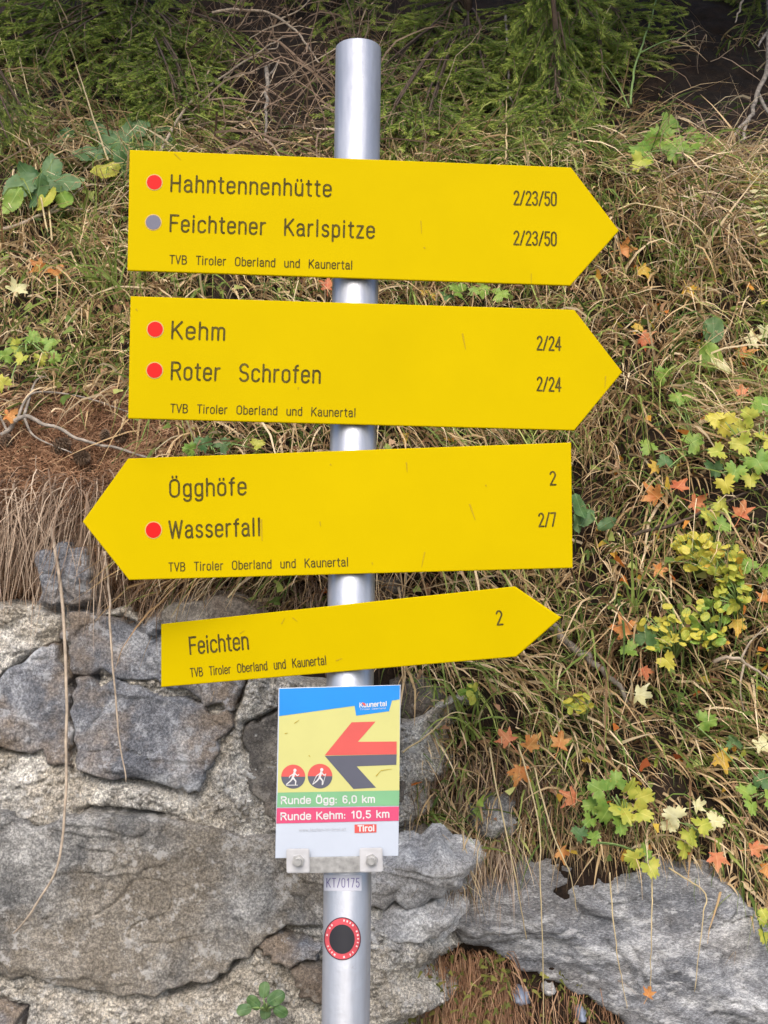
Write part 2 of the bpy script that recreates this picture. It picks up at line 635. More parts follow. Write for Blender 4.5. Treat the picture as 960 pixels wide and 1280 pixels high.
def poly_dist(px, pz, poly):
    """signed distance to a polygon, positive inside"""
    poly = np.asarray(poly, float)
    d = np.full(px.shape, 1e9)
    inside = np.zeros(px.shape, bool)
    n = len(poly)
    for i in range(n):
        a, b = poly[i], poly[(i + 1) % n]
        ab = b - a
        t = np.clip(((px - a[0]) * ab[0] + (pz - a[1]) * ab[1]) / (ab @ ab + 1e-12), 0, 1)
        d = np.minimum(d, np.hypot(px - a[0] - t * ab[0], pz - a[1] - t * ab[1]))
        c = (a[1] > pz) != (b[1] > pz)
        inside ^= c & (px < (b[0] - a[0]) * (pz - a[1]) / (b[1] - a[1] + 1e-12) + a[0])
    return np.where(inside, d, -d)


# ================================================================== SETTING
# ground sheet
gx = np.concatenate([[-1500, -200, -30], np.linspace(-6, 6, 13), [30, 200, 1500]])
gy = np.concatenate([[-1500, -200, -30], np.linspace(-8, 1, 13), [30, 200, 1500]])
GX, GY = np.meshgrid(gx, gy)
V = np.stack([GX, GY, np.zeros_like(GX)], -1).reshape(-1, 3)
ii = np.arange(len(gy) - 1)[:, None] * len(gx) + np.arange(len(gx) - 1)[None]
g = link('ground', quads_mesh('ground', V, np.stack([ii, ii + 1, ii + len(gx) + 1, ii + len(gx)], -1).reshape(-1, 4)), M['ground'])
tag(g, kind='structure')

# hillside
xs = np.concatenate([np.linspace(-9, -1.8, 30), np.linspace(-1.75, 1.75, 360), np.linspace(1.8, 9, 30)])
zs = np.concatenate([np.linspace(-.05, .7, 20), np.linspace(.71, 3.5, 320), np.linspace(3.55, 9, 40)])
X, Z = np.meshgrid(xs, zs)
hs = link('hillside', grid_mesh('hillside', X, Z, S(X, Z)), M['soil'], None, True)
tag(hs, kind='structure')

# ---------------------------------------------------------------- retaining wall: mortar bed with set stones
STONES = [
    ('rock_blue', [(84, 766), (150, 774), (205, 796), (306, 848), (293, 890), (250, 874), (180, 852), (92, 842), (76, 800)], .034, None),
    ('rock_blue', [(94, 846), (178, 856), (248, 878), (291, 893), (268, 950), (250, 990), (215, 984), (97, 963), (92, 900)], .044, None),
    ('rock_blue', [(-60, 862), (0, 850), (40, 818), (74, 806), (90, 846), (88, 900), (93, 962), (40, 942), (-60, 930)], .036, None),
    ('rock_brown', [(-80, 1000), (10, 1012), (45, 1032), (110, 1012), (210, 1020), (330, 1044), (420, 1062), (425, 1150), (345, 1165), (300, 1196), (272, 1224), (196, 1246), (90, 1232), (0, 1214), (-80, 1200)], .048, None),
    ('rock_dark', [(306, 908), (345, 890), (420, 872), (495, 905), (498, 1000), (420, 1024), (350, 1030), (312, 990)], .022, None),
    ('rock_blue', [(44, 690), (80, 676), (112, 696), (118, 750), (100, 758), (48, 754)], .035, None),
    ('rock_dark', [(190, 780), (225, 752), (300, 748), (345, 790), (330, 838), (300, 842), (225, 800)], .03, None),
    ('rock_dark', [(362, 1212), (378, 1200), (425, 1206), (440, 1246), (405, 1256), (372, 1244)], .04, None),
    ('rock_blue', [(318, 1176), (350, 1166), (405, 1180), (395, 1200), (340, 1202)], .03, None),
    ('rock_blue', [(-70, 1268), (0, 1250), (30, 1262), (20, 1310), (-70, 1330)], .03, None),
    ('rock_brown', [(60, 1330), (120, 1300), (300, 1296), (390, 1310), (400, 1420), (60, 1440)], .04, None),
    ('rock_blue', [(-330, 870), (-90, 850), (-80, 940), (-320, 980)], .04, None),
    ('rock_brown', [(-360, 1020), (-100, 1004), (-100, 1190), (-350, 1210)], .04, None),
]


def world_poly(pts, F):
    return np.array([[*hit(px, py, 0, F)] for px, py in pts])[:, [0, 2]]


def jagged(poly, amp, rng, sub=5):
    out = []
    n = len(poly)
    for i in range(n):
        a, b = poly[i], poly[(i + 1) % n]
        nrm = np.array([-(b - a)[1], (b - a)[0]])
        L = np.linalg.norm(nrm)
        nrm /= L + 1e-9
        for k in range(sub):
            t = k / sub
            out.append(a + (b - a) * t + nrm * rng.normal() * min(amp, L * .08) * (k > 0))
    return np.array(out)


def stone_field(poly, F, relief, seed, step=.0028, edge=.0055, strata=None, pad=.012, rough=1.0, edge_n=.0014):
    rng = np.random.default_rng(seed)
    poly = jagged(poly, .005, rng)
    x0, z0 = poly.min(0) - .03
    x1, z1 = poly.max(0) + .03
    X, Z = np.meshgrid(np.arange(x0, x1, step), np.arange(z0, z1, step))
    D = poly_dist(X, Z, poly) + edge_n * fbm(X * 24, 0 * X + seed, Z * 24, 3)
    # faceted top: the lowest of several tilted planes
    c = poly.mean(0)
    H = np.full(X.shape, 1.0)
    span = poly.max(0) - poly.min(0)
    for k in range(16):
        gxy = rng.normal(size=2) * .16
        q = c + (rng.random(2) - .5) * span * .9
        H = np.minimum(H, rng.uniform(.85, 1.25) + ((X - q[0]) * gxy[0] + (Z - q[1]) * gxy[1]) / relief)
    H = np.clip(H, .40, 1.2)
    q_ = np.clip(D / edge, 0, 1)
    prof = np.sqrt(np.clip(1 - (1 - q_) ** 2, 0, 1)) * .8 + smooth(0, edge * 4, D) * .2
    h = relief * H * prof
    h += rough * smooth(0, .02, D) * (.0016 * fbm(X * 22, 0 * X + seed, Z * 40, 4) - .0022 * np.abs(fbm(X * 30 + 9, 0 * X + seed, Z * 42, 3)) + .0011 * fbm(X * 120, 0 * X + seed, Z * 120, 3))
    # broken steps and hairline cracks
    st = fbm(X * 6 + 3 * Z, 0 * X + seed * 2, Z * 10, 3)
    h += smooth(0, .02, D) * .0055 * rough * (smooth(-.03, .005, st) + smooth(.30, .33, st) - .8)
    ck = fbm(X * 3.5 - 2 * Z + seed, 0 * X + 40, Z * 7, 3)
    h -= smooth(0, .02, D) * .006 * rough * np.exp(-(ck / .018) ** 2) * smooth(-.1, .3, vnoise(X * 5, 0 * X + seed, Z * 5))
    if strata:
        a = math.radians(strata)
        u = X * math.cos(a) + Z * math.sin(a)
        v = -X * math.sin(a) + Z * math.cos(a)
        h += smooth(0, .02, D) * (.010 * fbm(u * 4, 0 * u + seed, v * 26, 4) + .005 * (smooth(-.05, .0, fbm(u * 3, 0 * u + 3, v * 13, 3)) - .5))
    h = np.where(D < 0, -.02 + 1.2 * np.clip(D, -1, 0), h)
    return X, Z, F(X, Z) - h, D > -pad


wall = empty('stone_wall', (-.4, .42, 0))
tag(wall, 'rough grey wall of large broken stones set in pale mortar, left of the pole', 'wall')
stone_polys = [(m, world_poly(p, W), r, s) for m, p, r, s in STONES]
xs = np.concatenate([np.arange(-1.9, -.85, .01), np.arange(-.85, .16, .0024)])
zs = np.concatenate([np.arange(-.05, .85, .03), np.arange(.85, 1.66, .0024)])
X, Z = np.meshgrid(xs, zs)
Dm = np.full(X.shape, -9.0)
for m_, p_, r_, s_ in stone_polys:
    Dm = np.maximum(Dm, poly_dist(X, Z, p_))
f1, f2 = worley(X * 85 + 1.2 * vnoise(X * 40, 0 * X, Z * 40), Z * 85)
f1b, f2b = worley(X * 190, Z * 190, 5)
Yw = W(X, Z) + .006 * fbm(X * 16, 0 * X + 7, Z * 16, 3) + .004 * fbm(X * 90, 0 * X + 1, Z * 90, 2)
Yw -= .0075 * smooth(.0, .35, f2 - f1) * smooth(-.3, .5, vnoise(X * 60, 0 * X + 3, Z * 60)) + .0030 * smooth(0, .3, f2b - f1b)
crack = np.exp(-(np.abs(Dm) / .005) ** 2) * smooth(-.45, .15, vnoise(X * 7, 0 * X + 11, Z * 7))
Yw += .034 * crack + .006 * smooth(-.05, 0, Dm)
ztop = 1.572 - .10 * smooth(-.50, -.25, X) - .05 * smooth(-.2, .1, X) + .03 * fbm(X * 8, 0 * X, 0 * Z, 3)
rim = smooth(-.05, .14, X + .09 * vnoise(Z * 6, 0 * Z, 0 * Z) + .03 * vnoise(Z * 25, 0 * Z, 0 * Z))
Yw += .16 * rim + .25 * smooth(0, .03, Z - ztop)
o = link('mortar', grid_mesh('mortar', X, Z, Yw, (Z < ztop + .03)), M['mortar'], None, True)
attach(o, wall)
for k, (m_, p_, r_, s_) in enumerate(stone_polys):
    X_, Z_, Y_, keep = stone_field(p_, W, r_, 20 + k)
    o = link('stone', grid_mesh('stone', X_, Z_, Y_, keep), M[m_], None, True)
    attach(o, wall)

# ---------------------------------------------------------------- free rocks of the bank
ROCKS = [
    ('boulder', 'rock_strata', [(540, 1140), (572, 1104), (610, 1080), (655, 1054), (720, 1060), (800, 1070), (862, 1080), (925, 1118), (970, 1172), (1060, 1250), (1080, 1400), (840, 1340), (792, 1290), (742, 1252), (690, 1226), (640, 1200), (590, 1182)],
     .10, -28, 'huge pale grey boulder with slanting layers under the grassy bank, lower right', 'boulder'),
    ('rock', 'rock_light', [(452, 1078), (500, 1062), (560, 1060), (596, 1078), (572, 1112), (520, 1134), (455, 1140)],
     .06, None, 'light grey granite rock just right of the pole under the info panel', 'rock'),
    ('rock', 'rock_dark', [(488, 1022), (530, 1026), (570, 1044), (592, 1066), (560, 1068), (505, 1054), (486, 1042)],
     .075, -20, 'thin dark slab of rock tilted above the light granite rock', 'rock'),
    ('rock', 'rock_brown', [(582, 1008), (606, 990), (640, 996), (652, 1024), (640, 1044), (606, 1048), (586, 1034)],
     .085, None, 'small knobbly grey rock sticking out of the bank above the boulder', 'rock'),
    ('rock', 'rock_light', [(455, 1150), (500, 1134), (545, 1126), (575, 1140), (548, 1172), (500, 1180), (452, 1176)],
     .035, None, 'flat pale rock between the granite rock and the dry grass clump', 'rock'),
    ('rock', 'rock_dark', [(486, 850), (520, 838), (556, 862), (548, 900), (505, 905), (488, 885)],
     .06, None, 'dark rock peeping out of the grass beside the panel\'s blue corner', 'rock'),
    ('rock', 'rock_dark', [(462, 722), (500, 716), (506, 746), (470, 752)],
     .05, None, 'small grey rock behind the pole between the two lowest yellow signs', 'rock'),
    ('pebble', 'slate_pebble', [(636, 1238), (648, 1230), (660, 1234), (664, 1250), (650, 1254), (640, 1250)],
     .05, None, 'bluish slate pebble below the boulder, left of a smaller one', 'pebble'),
    ('pebble', 'slate_pebble', [(718, 1258), (726, 1252), (732, 1262), (730, 1274), (720, 1272)],
     .05, None, 'tiny bluish pebble tucked under the edge of the boulder', 'pebble'),
    ('pebble', 'rock_light', [(676, 1228), (690, 1226), (696, 1236), (686, 1242), (676, 1238)],
     .05, None, 'pale tan pebble under the boulder between two bluish ones', 'pebble'),
    ('pebble', 'rock_blue', [(184, 782), (194, 776), (202, 784), (198, 796), (186, 794)],
     .05, None, 'small grey pebble on the wall top at the tail of the lowest yellow sign', 'pebble'),
]
for k, (nm, m_, pts, relief, strata, lab, cat) in enumerate(ROCKS):
    F = SB if k == 0 else W if (k in (1, 4) or nm == 'pebble' and pts[0][0] < 300) else S
    p_ = world_poly(pts, F)
    X_, Z_, Y_, keep = stone_field(p_, F, relief, 60 + k, step=.0034 if k == 0 else .002, edge=.07 if k == 0 else .03 if nm == 'rock' else .010,
                                   strata=strata, pad=.02, rough=1.7 if k == 0 else 1.0 if nm == 'rock' else .3, edge_n=.001)
    o = link(nm, grid_mesh(nm, X_, Z_, Y_, keep), M[m_], None, True)
    tag(o, lab, cat)

# ================================================================== SIGNPOST
A0, A1 = at(448, 60, 0.0), at(432, 1280, 0.0)
axd = (A0 - A1) / np.linalg.norm(A0 - A1)
foot = A1 - axd * (A1[2] / axd[2])
RAD = .030
post = empty('sign_pole', foot)
tag(post, 'grey galvanised steel pole carrying all the signs', 'pole')


def pole_pt(z):
    return foot + axd * ((z - foot[2]) / axd[2])


top = A0
seg = 64
mb = MB()
rings = [(foot - axd * .3, RAD), (top - axd * .0015, RAD), (top, RAD - .0015), (top, RAD - .004), (top - axd * .03, RAD - .004)]
U = np.cross(axd, [0, 1, 0]); U /= np.linalg.norm(U)
Vv = np.cross(axd, U)
vs, fs = [], []
for c, r in rings:
    for j in range(seg):
        a = 2 * math.pi * j / seg
        vs.append(c + r * (math.cos(a) * U + math.sin(a) * Vv))
for i in range(len(rings) - 1):
    for j in range(seg):
        fs.append((i * seg + j, i * seg + (j + 1) % seg, (i + 1) * seg + (j + 1) % seg, (i + 1) * seg + j))
o = mesh_obj('tube', vs, fs, M['pole'], None, True)
attach(o, post)
# plastic plug inside the top end
cap = MB()
ring = [top - axd * .006 + (RAD - .0042) * (math.cos(a) * U + math.sin(a) * Vv) for a in np.linspace(0, 2 * np.pi, 32, endpoint=False)]
cap.add((ring, [tuple(range(32))]))
cap.build('end_plug', M['dark_twig'], post)


# ---------------------------------------------------------------- flat things on a plane
class Plane:
    def __init__(self, c, yaw, ex_px=None):
        self.c = np.asarray(c, float)
        self.n = np.array([math.sin(yaw), -math.cos(yaw), 0.0])      # towards the viewer
        self.ex = self.ez = None
        if ex_px:
            a, b = self.P(*ex_px[0]), self.P(*ex_px[1])
            self.ex = (b - a) / np.linalg.norm(b - a)
            self.ez = np.cross(self.ex, -self.n)
            if self.ez[2] < 0: self.ez = -self.ez

    def P(self, px, py, off=0.0):
        d = ray(px, py)
        t = ((self.c - CAM) @ self.n) / (d @ self.n)
        return CAM + d * t + self.n * off


def sheet(name, pts, mat, root):
    """flat print: one n-gon"""
    return attach(mesh_obj(name, pts, [tuple(range(len(pts)))], mat), root)


def plate(name, pts, n, thick, mat, root, bevel=.0012):
    bm = bmesh.new()
    f = [bm.verts.new(p) for p in pts]
    b = [bm.verts.new(np.asarray(p) - n * thick) for p in pts]
    fr = bm.faces.new(f)
    bm.faces.new(b[::-1])
    for i in range(len(pts)):
        j = (i + 1) % len(pts)
        bm.faces.new((f[j], f[i], b[i], b[j]))
    bmesh.ops.recalc_face_normals(bm, faces=bm.faces)
    bmesh.ops.bevel(bm, geom=list(fr.edges), offset=bevel, segments=2, affect='EDGES', profile=.5)
    me = bpy.data.meshes.new(name)
    bm.to_mesh(me)
    bm.free()
    return attach(link(name, me, mat), root)


def A(cx, cy, rx, ry, a0, a1, n=9):
    return [(cx + rx * math.cos(math.radians(a0 + (a1 - a0) * k / n)), cy + ry * math.sin(math.radians(a0 + (a1 - a0) * k / n))) for k in range(n + 1)]


XH = .72
O_low = A(.23, .52, .20, .20, 0, 180) + A(.23, .20, .20, .20, 180, 360) + [(.43, .52)]
O_cap = A(.29, .74, .25, .26, 0, 180) + A(.29, .26, .25, .26, 180, 360) + [(.54, .74)]
dots = lambda x, y: [[(x - .11, y - .03), (x - .11, y + .03)], [(x + .11, y - .03), (x + .11, y + .03)]]
G = {
    ' ': (.30, []),
    'H': (.60, [[(.05, 0), (.05, 1)], [(.52, 0), (.52, 1)], [(.05, .52), (.52, .52)]]),
    'F': (.52, [[(.05, 0), (.05, 1), (.49, 1)], [(.05, .53), (.43, .53)]]),
    'K': (.58, [[(.05, 0), (.05, 1)], [(.52, 1), (.05, .40)], [(.20, .58), (.55, 0)]]),
    'R': (.59, [[(.05, 0), (.05, 1), (.30, 1)] + A(.30, .765, .22, .235, 90, -90) + [(.05, .53)], [(.32, .53), (.55, 0)]]),
    'S': (.57, [A(.28, .75, .23, .25, 25, 270) [:] + A(.28, .25, .24, .25, 90, -155)]),
    'T': (.52, [[(.02, 1), (.50, 1)], [(.26, 0), (.26, 1)]]),
    'V': (.54, [[(.02, 1), (.27, 0), (.52, 1)]]),
    'B': (.57, [[(.05, 0), (.05, 1), (.28, 1)] + A(.28, .77, .20, .23, 90, -90) + [(.05, .54)], [(.28, .54)] + A(.28, .27, .24, .27, 90, -90) + [(.05, 0)]]),
    'O': (.60, [O_cap]),
    'Ö': (.60, [O_cap] + dots(.29, 1.17)),
    'W': (.84, [[(.02, 1), (.21, 0), (.41, .95), (.61, 0), (.80, 1)]]),
    'a': (.48, [A(.22, .52, .185, .20, 165, 0) + [(.405, .10), (.45, 0)], [(.405, .42)] + A(.20, .205, .165, .205, 95, 265) + A(.21, .2, .19, .2, 275, 340)]),
    'b': (.48, [[(.05, 0), (.05, 1)], A(.24, .52, .19, .20, 180, 0) + A(.24, .20, .19, .20, 0, -180)]),
    'c': (.45, [A(.23, .52, .20, .20, 15, 180) + A(.23, .20, .20, .20, 180, 345)]),
    'd': (.48, [[(.43, 0), (.43, 1)], A(.24, .52, .19, .20, 0, 180) + A(.24, .20, .19, .20, 180, 360)]),
    'e': (.47, [[(.03, .38), (.43, .38), (.43, .52)] + A(.23, .52, .20, .20, 0, 180) + A(.23, .20, .20, .20, 180, 340)]),
    'f': (.32, [[(.13, 0), (.13, .82)] + A(.28, .83, .15, .16, 180, 95), [(.02, XH), (.28, XH)]]),
    'g': (.48, [[(.43, XH), (.43, -.12)] + A(.24, -.10, .19, .17, 0, -160), A(.24, .52, .19, .20, 0, 180) + A(.24, .22, .19, .20, 180, 360)]),
    'h': (.48, [[(.05, 0), (.05, 1)], A(.24, .52, .19, .20, 180, 0) + [(.43, 0)]]),
    'i': (.17, [[(.07, 0), (.07, XH)], [(.07, .93), (.07, 1)]]),
    'k': (.44, [[(.05, 0), (.05, 1)], [(.38, XH), (.05, .28)], [(.17, .42), (.42, 0)]]),
    'l': (.17, [[(.07, 0), (.07, 1)]]),
    'm': (.70, [[(.05, 0), (.05, XH)], A(.20, .56, .15, .16, 180, 0) + [(.35, 0)], A(.50, .56, .15, .16, 180, 0) + [(.65, 0)]]),
    'n': (.48, [[(.05, 0), (.05, XH)], A(.24, .52, .19, .20, 180, 0) + [(.43, 0)]]),
    'o': (.48, [O_low]),
    'ö': (.48, [O_low] + dots(.23, .94)),
    'p': (.48, [[(.05, XH), (.05, -.28)], A(.24, .52, .19, .20, 180, 0) + A(.24, .20, .19, .20, 0, -180)]),
    'r': (.33, [[(.05, 0), (.05, XH)], A(.25, .50, .20, .22, 180, 80)]),
    's': (.44, [A(.22, .54, .17, .18, 20, 270) + A(.22, .18, .18, .18, 90, -160)]),
    't': (.32, [[(.13, .93), (.13, .15)] + A(.26, .15, .13, .15, 180, 280), [(.02, XH), (.28, XH)]]),
    'u': (.48, [[(.05, XH), (.05, .20)] + A(.24, .20, .19, .20, 180, 360) + [(.43, .2)], [(.43, 0), (.43, XH)]]),
    'ü': (.48, [[(.05, XH), (.05, .20)] + A(.24, .20, .19, .20, 180, 360) + [(.43, .2)], [(.43, 0), (.43, XH)]] + dots(.24, .94)),
    'w': (.62, [[(.02, XH), (.16, 0), (.30, .66), (.44, 0), (.58, XH)]]),
    'z': (.44, [[(.04, XH), (.38, XH), (.03, 0), (.40, 0)]]),
    '.': (.18, [[(.07, 0), (.07, .05)]]), ',': (.18, [[(.08, .05), (.05, -.12)]]), ':': (.18, [[(.07, .02), (.07, .07)], [(.07, .50), (.07, .55)]]),
    '-': (.34, [[(.04, .38), (.28, .38)]]), '/': (.40, [[(.02, -.02), (.36, 1.02)]]),
    '0': (.50, [A(.24, .76, .20, .24, 0, 180) + A(.24, .24, .20, .24, 180, 360) + [(.44, .76)]]),
    '1': (.40, [[(.08, .78), (.25, 1), (.25, 0)]]),
    '2': (.50, [A(.24, .75, .20, .25, 165, -25) + [(.04, 0), (.46, 0)]]),
    '3': (.50, [A(.23, .77, .19, .23, 160, -90) [:] + A(.23, .27, .21, .27, 90, -160)]),
    '4': (.52, [[(.36, 0), (.36, 1), (.03, .28), (.49, .28)]]),
    '5': (.50, [[(.42, 1), (.09, 1), (.06, .55)] + A(.24, .31, .21, .31, 125, -155)]),
    '6': (.50, [A(.25, .75, .19, .25, 25, 180) + [(.06, .30)], A(.25, .29, .19, .29, 0, 360, 16)]),
    '7': (.48, [[(.03, 1), (.44, 1), (.16, 0)]]),
}


def ribbon(P, w):
    """outline strip of a pen stroke of width w along 2-D points, with rounded ends"""
    Q = [np.array(P[0], float)]
    for p in P[1:]:
        p = np.array(p, float)
        if np.linalg.norm(p - Q[-1]) > 1e-4: Q.append(p)
    if len(Q) > 4 and np.linalg.norm(Q[0] - Q[-1]) < .02 * np.ptp(np.array(Q), axis=0).max() + 1e-9:
        Q = np.array(Q[:-1])
        n = len(Q)
        t = np.roll(Q, -1, 0) - np.roll(Q, 1, 0)
        t /= np.linalg.norm(t, axis=1)[:, None]
        nn = np.stack([-t[:, 1], t[:, 0]], -1) * w / 2
        vs = np.stack([Q + nn, Q - nn], 1).reshape(-1, 2)
        return list(vs), [(2 * i, 2 * i + 1, (2 * i + 3) % (2 * n), (2 * i + 2) % (2 * n)) for i in range(n)]
    Q = np.array(Q)
    n = len(Q)
    d = np.diff(Q, axis=0)
    d /= np.linalg.norm(d, axis=1)[:, None]
    L, Rr = [], []
    h = w / 2
    for i in range(n):
        a, b = d[max(i - 1, 0)], d[min(i, n - 2)]
        t = a + b
        ln = np.linalg.norm(t)
        t = t / ln if ln > .3 else b
        nn = np.array([-t[1], t[0]])
        k = h / max(.55, nn @ np.array([-b[1], b[0]]))
        L.append(Q[i] + nn * k)
        Rr.append(Q[i] - nn * k)
    vs = []
    for i in range(n):
        vs += [L[i], Rr[i]]
    fs = [(2 * i, 2 * i + 1, 2 * i + 3, 2 * i + 2) for i in range(n - 1)]
    for (q, t, l, r) in ((Q[0], -d[0], 0, 1), (Q[-1], d[-1], 2 * n - 2, 2 * n - 1)):
        nn = np.array([-t[1], t[0]])
        o = len(vs)
        sgn = 1 if t is not d[-1] else 1
        for a in (45, 90, 135):
            a = math.radians(a)
            vs.append(q + h * (math.cos(a) * nn + math.sin(a) * t))
        if l == 0:
            fs.append((1, o, o + 1, o + 2, 0))
        else:
            fs.append((l, o, o + 1, o + 2, r))
    return vs, fs


def split_sharp(strokes):
    out = []
    for p in strokes:
        cur = [p[0]]
        for i in range(1, len(p)):
            cur.append(p[i])
            if i < len(p) - 1:
                a = np.subtract(p[i], p[i - 1]); b = np.subtract(p[i + 1], p[i])
                if a @ b < -.15 * np.linalg.norm(a) * np.linalg.norm(b):
                    out.append(cur)
                    cur = [p[i]]
        out.append(cur)
    return [c for c in out if max(np.linalg.norm(np.subtract(q, c[0])) for q in c) > 1e-3]


def lay_text(s, width, cap, pen, spacing):
    """strokes of a line of text scaled to the given width and capital height; returns 2-D verts, layer numbers, faces"""
    x, items = 0, []
    for ch in s:
        w_, st = G[ch]
        items.append((x, st))
        x += w_ + spacing
    first, last = G[s[0]][0], G[s[-1]][0]
    total = x - spacing - .05
    sx = width / total
    vs, ly, fs = [], [], []
    for ox, st in items:
        for k, p in enumerate(split_sharp(st)):
            v, f = ribbon([((ox + q[0]) * sx, q[1] * cap) for q in p], pen)
            o = len(vs)
            vs += list(v)
            ly += [k] * len(v)
            fs += [tuple(i + o for i in g_) for g_ in f]
    return np.array(vs), np.array(ly), fs


def write(pl, s, p0, p1, cap, mat, root, off=.0005, spacing=.14, pen=.115, name='lettering'):
    """text whose baseline runs from pixel p0 to pixel p1 with capitals 'cap' pixels high"""
    a, b = pl.P(*p0, off), pl.P(*p1, off)
    ex = (b - a) / np.linalg.norm(b - a)
    capm = np.linalg.norm(pl.P(p0[0], p0[1] - cap, off) - a)
    v, ly, f = lay_text(s, np.linalg.norm(b - a), capm, pen * capm, spacing)
    w3 = a + np.outer(v[:, 0], ex) + np.outer(v[:, 1], pl.ez) + np.outer(ly * .00004, pl.n)
    return attach(mesh_obj(name, w3, f, mat), root)


def disc_pts(pl, c, r, off, n=32, squash=1.0):
    o = pl.P(*c, off)
    s = np.linalg.norm(pl.P(c[0] + r, c[1], off) - o)
    return [o + s * (math.cos(a) * pl.ex + math.sin(a) * squash * pl.ez) for a in np.linspace(0, 2 * math.pi, n, endpoint=False)]


def stroke(pl, p, q, wpx, off):
    a, b = pl.P(*p, off), pl.P(*q, off)
    d = (b - a) / (np.linalg.norm(b - a) + 1e-9)
    s = np.cross(d, pl.n) * wpx * .0005
    return ([a - s, a + s, b + s * .4, b - s * .4], [(0, 1, 2, 3)])


def sign(label, poly, yaw, ex_px, lines, dots, scr):
    cx = np.mean([p[0] for p in poly]); cy = np.mean([p[1] for p in poly])
    pz = at(440, cy, 0)[2]
    ax = pole_pt(pz)
    n = np.array([math.sin(yaw), -math.cos(yaw), 0.0])
    pl = Plane(ax + n * (RAD + .0055), yaw, ex_px)
    root = empty('direction_sign', pl.P(440, cy))
    tag(root, label, 'sign', 'yellow direction signs on the pole')
    plate('board', [pl.P(*p) for p in poly], n, .0035, M['yellow'], root)
    # flat clamp ring behind the board, round the pole
    mb = MB()
    zc = pole_pt(pl.P(440, cy)[2])
    for dz in (-.022, .022):
        c = zc + axd * dz
        a = np.linspace(0, 2 * np.pi, 33)
        path = [c + (RAD + .0008) * (math.cos(t) * U + math.sin(t) * Vv) for t in a]
        mb.add(tube(path, .0011, 5, False))
    mb.build('clamp', M['bolt'], root)
    for (s, p0, p1, cap, spc, kind) in lines:
        write(pl, s, p0, p1, cap, M['ink'], root, spacing=spc, pen={'big': .125, 's': .13, 'n': .125}[kind])
    for (p, r, c) in dots:
        sheet('marker_dot_rim', disc_pts(pl, p, r + 1.2, .0004), M['dot_ring'], root)
        sheet('marker_dot', disc_pts(pl, p, r, .0008), M[c], root)
    if scr:
        mb = MB()
        for (p, q, wpx) in scr:
            mb.add(stroke(pl, p, q, wpx, .0005))
        mb.build('scratch', M['scratch'], root)
    return root


TVB = 'TVB  Tiroler  Oberland  und  Kaunertal'
sign('top yellow arrow sign pointing right, reading Hahntennenhütte and Feichtener Karlspitze',
     [(162, 187), (714, 209), (774, 288), (713, 357), (159, 338)], .054, ((160, 262), (713, 283)),
     [('Hahntennenhütte', (213, 239), (413, 245.5), 20, .17, 'big'),
      ('Feichtener  Karlspitze', (212, 289), (467, 297.5), 20, .17, 'big'),
      (TVB, (212, 329.5), (440, 336.5), 10.3, .14, 's'),
      ('2/23/50', (642, 255.5), (695, 257), 16.5, .10, 'n'), ('2/23/50', (642, 305.5), (695, 307), 16.5, .10, 'n')],
     [((193, 228), 9.3, 'red_dot'), ((191.7, 278), 9.3, 'grey_dot')],
     [((218, 192), (226, 200), 1.6), ((526, 276), (527, 292), 1.2), ((530, 309), (531.5, 311), 2.2), ((664, 342), (664, 354), 1.0)])
sign('second yellow arrow sign pointing right, reading Kehm and Roter Schrofen',
     [(163, 370), (718, 387), (778, 465), (718, 538), (160, 523)], .035, ((161, 446), (718, 463)),
     [('Kehm', (214, 423), (280, 425), 21, .17, 'big'),
      ('Roter  Schrofen', (213.5, 474), (399.5, 478.5), 21, .17, 'big'),
      (TVB, (213, 515.5), (444, 521), 10.3, .14, 's'),
      ('2/24', (671, 437), (700.5, 438), 16.5, .10, 'n'), ('2/24', (671, 488), (700.5, 489), 16.5, .10, 'n')],
     [((194, 411.7), 9.6, 'red_dot'), ((193.3, 463), 9.6, 'red_dot')],
     [((578, 417), (582, 437), 1.8), ((757, 470), (756, 485), 1.4), ((373, 484), (372.5, 487), 1.6), ((170, 386), (172, 389), 1.6)])
sign('third yellow arrow sign, the only one pointing left, reading Ögghöfe and Wasserfall',
     [(160, 573), (714, 553), (716, 710), (161, 725), (103, 652)], -.089, ((160, 649), (715, 631)),
     [('Ögghöfe', (212, 621), (307, 618), 21, .17, 'big'),
      ('Wasserfall', (211.5, 672.5), (325, 669), 21, .17, 'big'),
      (TVB, (211, 714), (435, 707.5), 10.3, .14, 's'),
      ('2', (687.5, 606), (694.6, 605.8), 16.3, .1, 'n'), ('2/7', (673.5, 658), (694.6, 657.4), 16.3, .10, 'n')],
     [((192, 662.6), 9.6, 'red_dot')],
     [((326.6, 649), (327.6, 676), 2.2), ((508, 578), (509, 590), 1.5), ((587, 630), (594, 650), 1.7), ((400, 652), (401, 658), 1.3),
      ((531, 690), (527, 709), 1.3), ((607, 606), (608, 608), 2.0), ((413, 580), (414, 582), 1.8), ((465, 703), (466, 706), 1.4)])
sign('lowest and narrowest yellow arrow sign, tilted up to the right, reading Feichten',
     [(201, 780), (643, 733), (701, 772), (645, 821), (201, 859)], -.36, ((201, 820), (644, 777)),
     [('Feichten', (237.5, 817.5), (310.5, 811), 20.5, .12, 'big'),
      (TVB, (238.5, 846), (408, 830.5), 10.3, .12, 's'),
      ('2', (621.3, 781), (628.5, 780.3), 17, .1, 'n')],
     [], [((352, 780), (356, 773), 1.4), ((366, 772), (372, 777), 1.1), ((300, 757 + 35), (306, 788), 1.0), ((420, 826), (428, 823), 1.4)])

# ---------------------------------------------------------------- info panel with its clamps
PY = pole_pt(at(430, 960, 0)[2])[1] - RAD - .010
IP = Plane((0, PY, 0), 0.0, ((346, 966), (500, 963)))


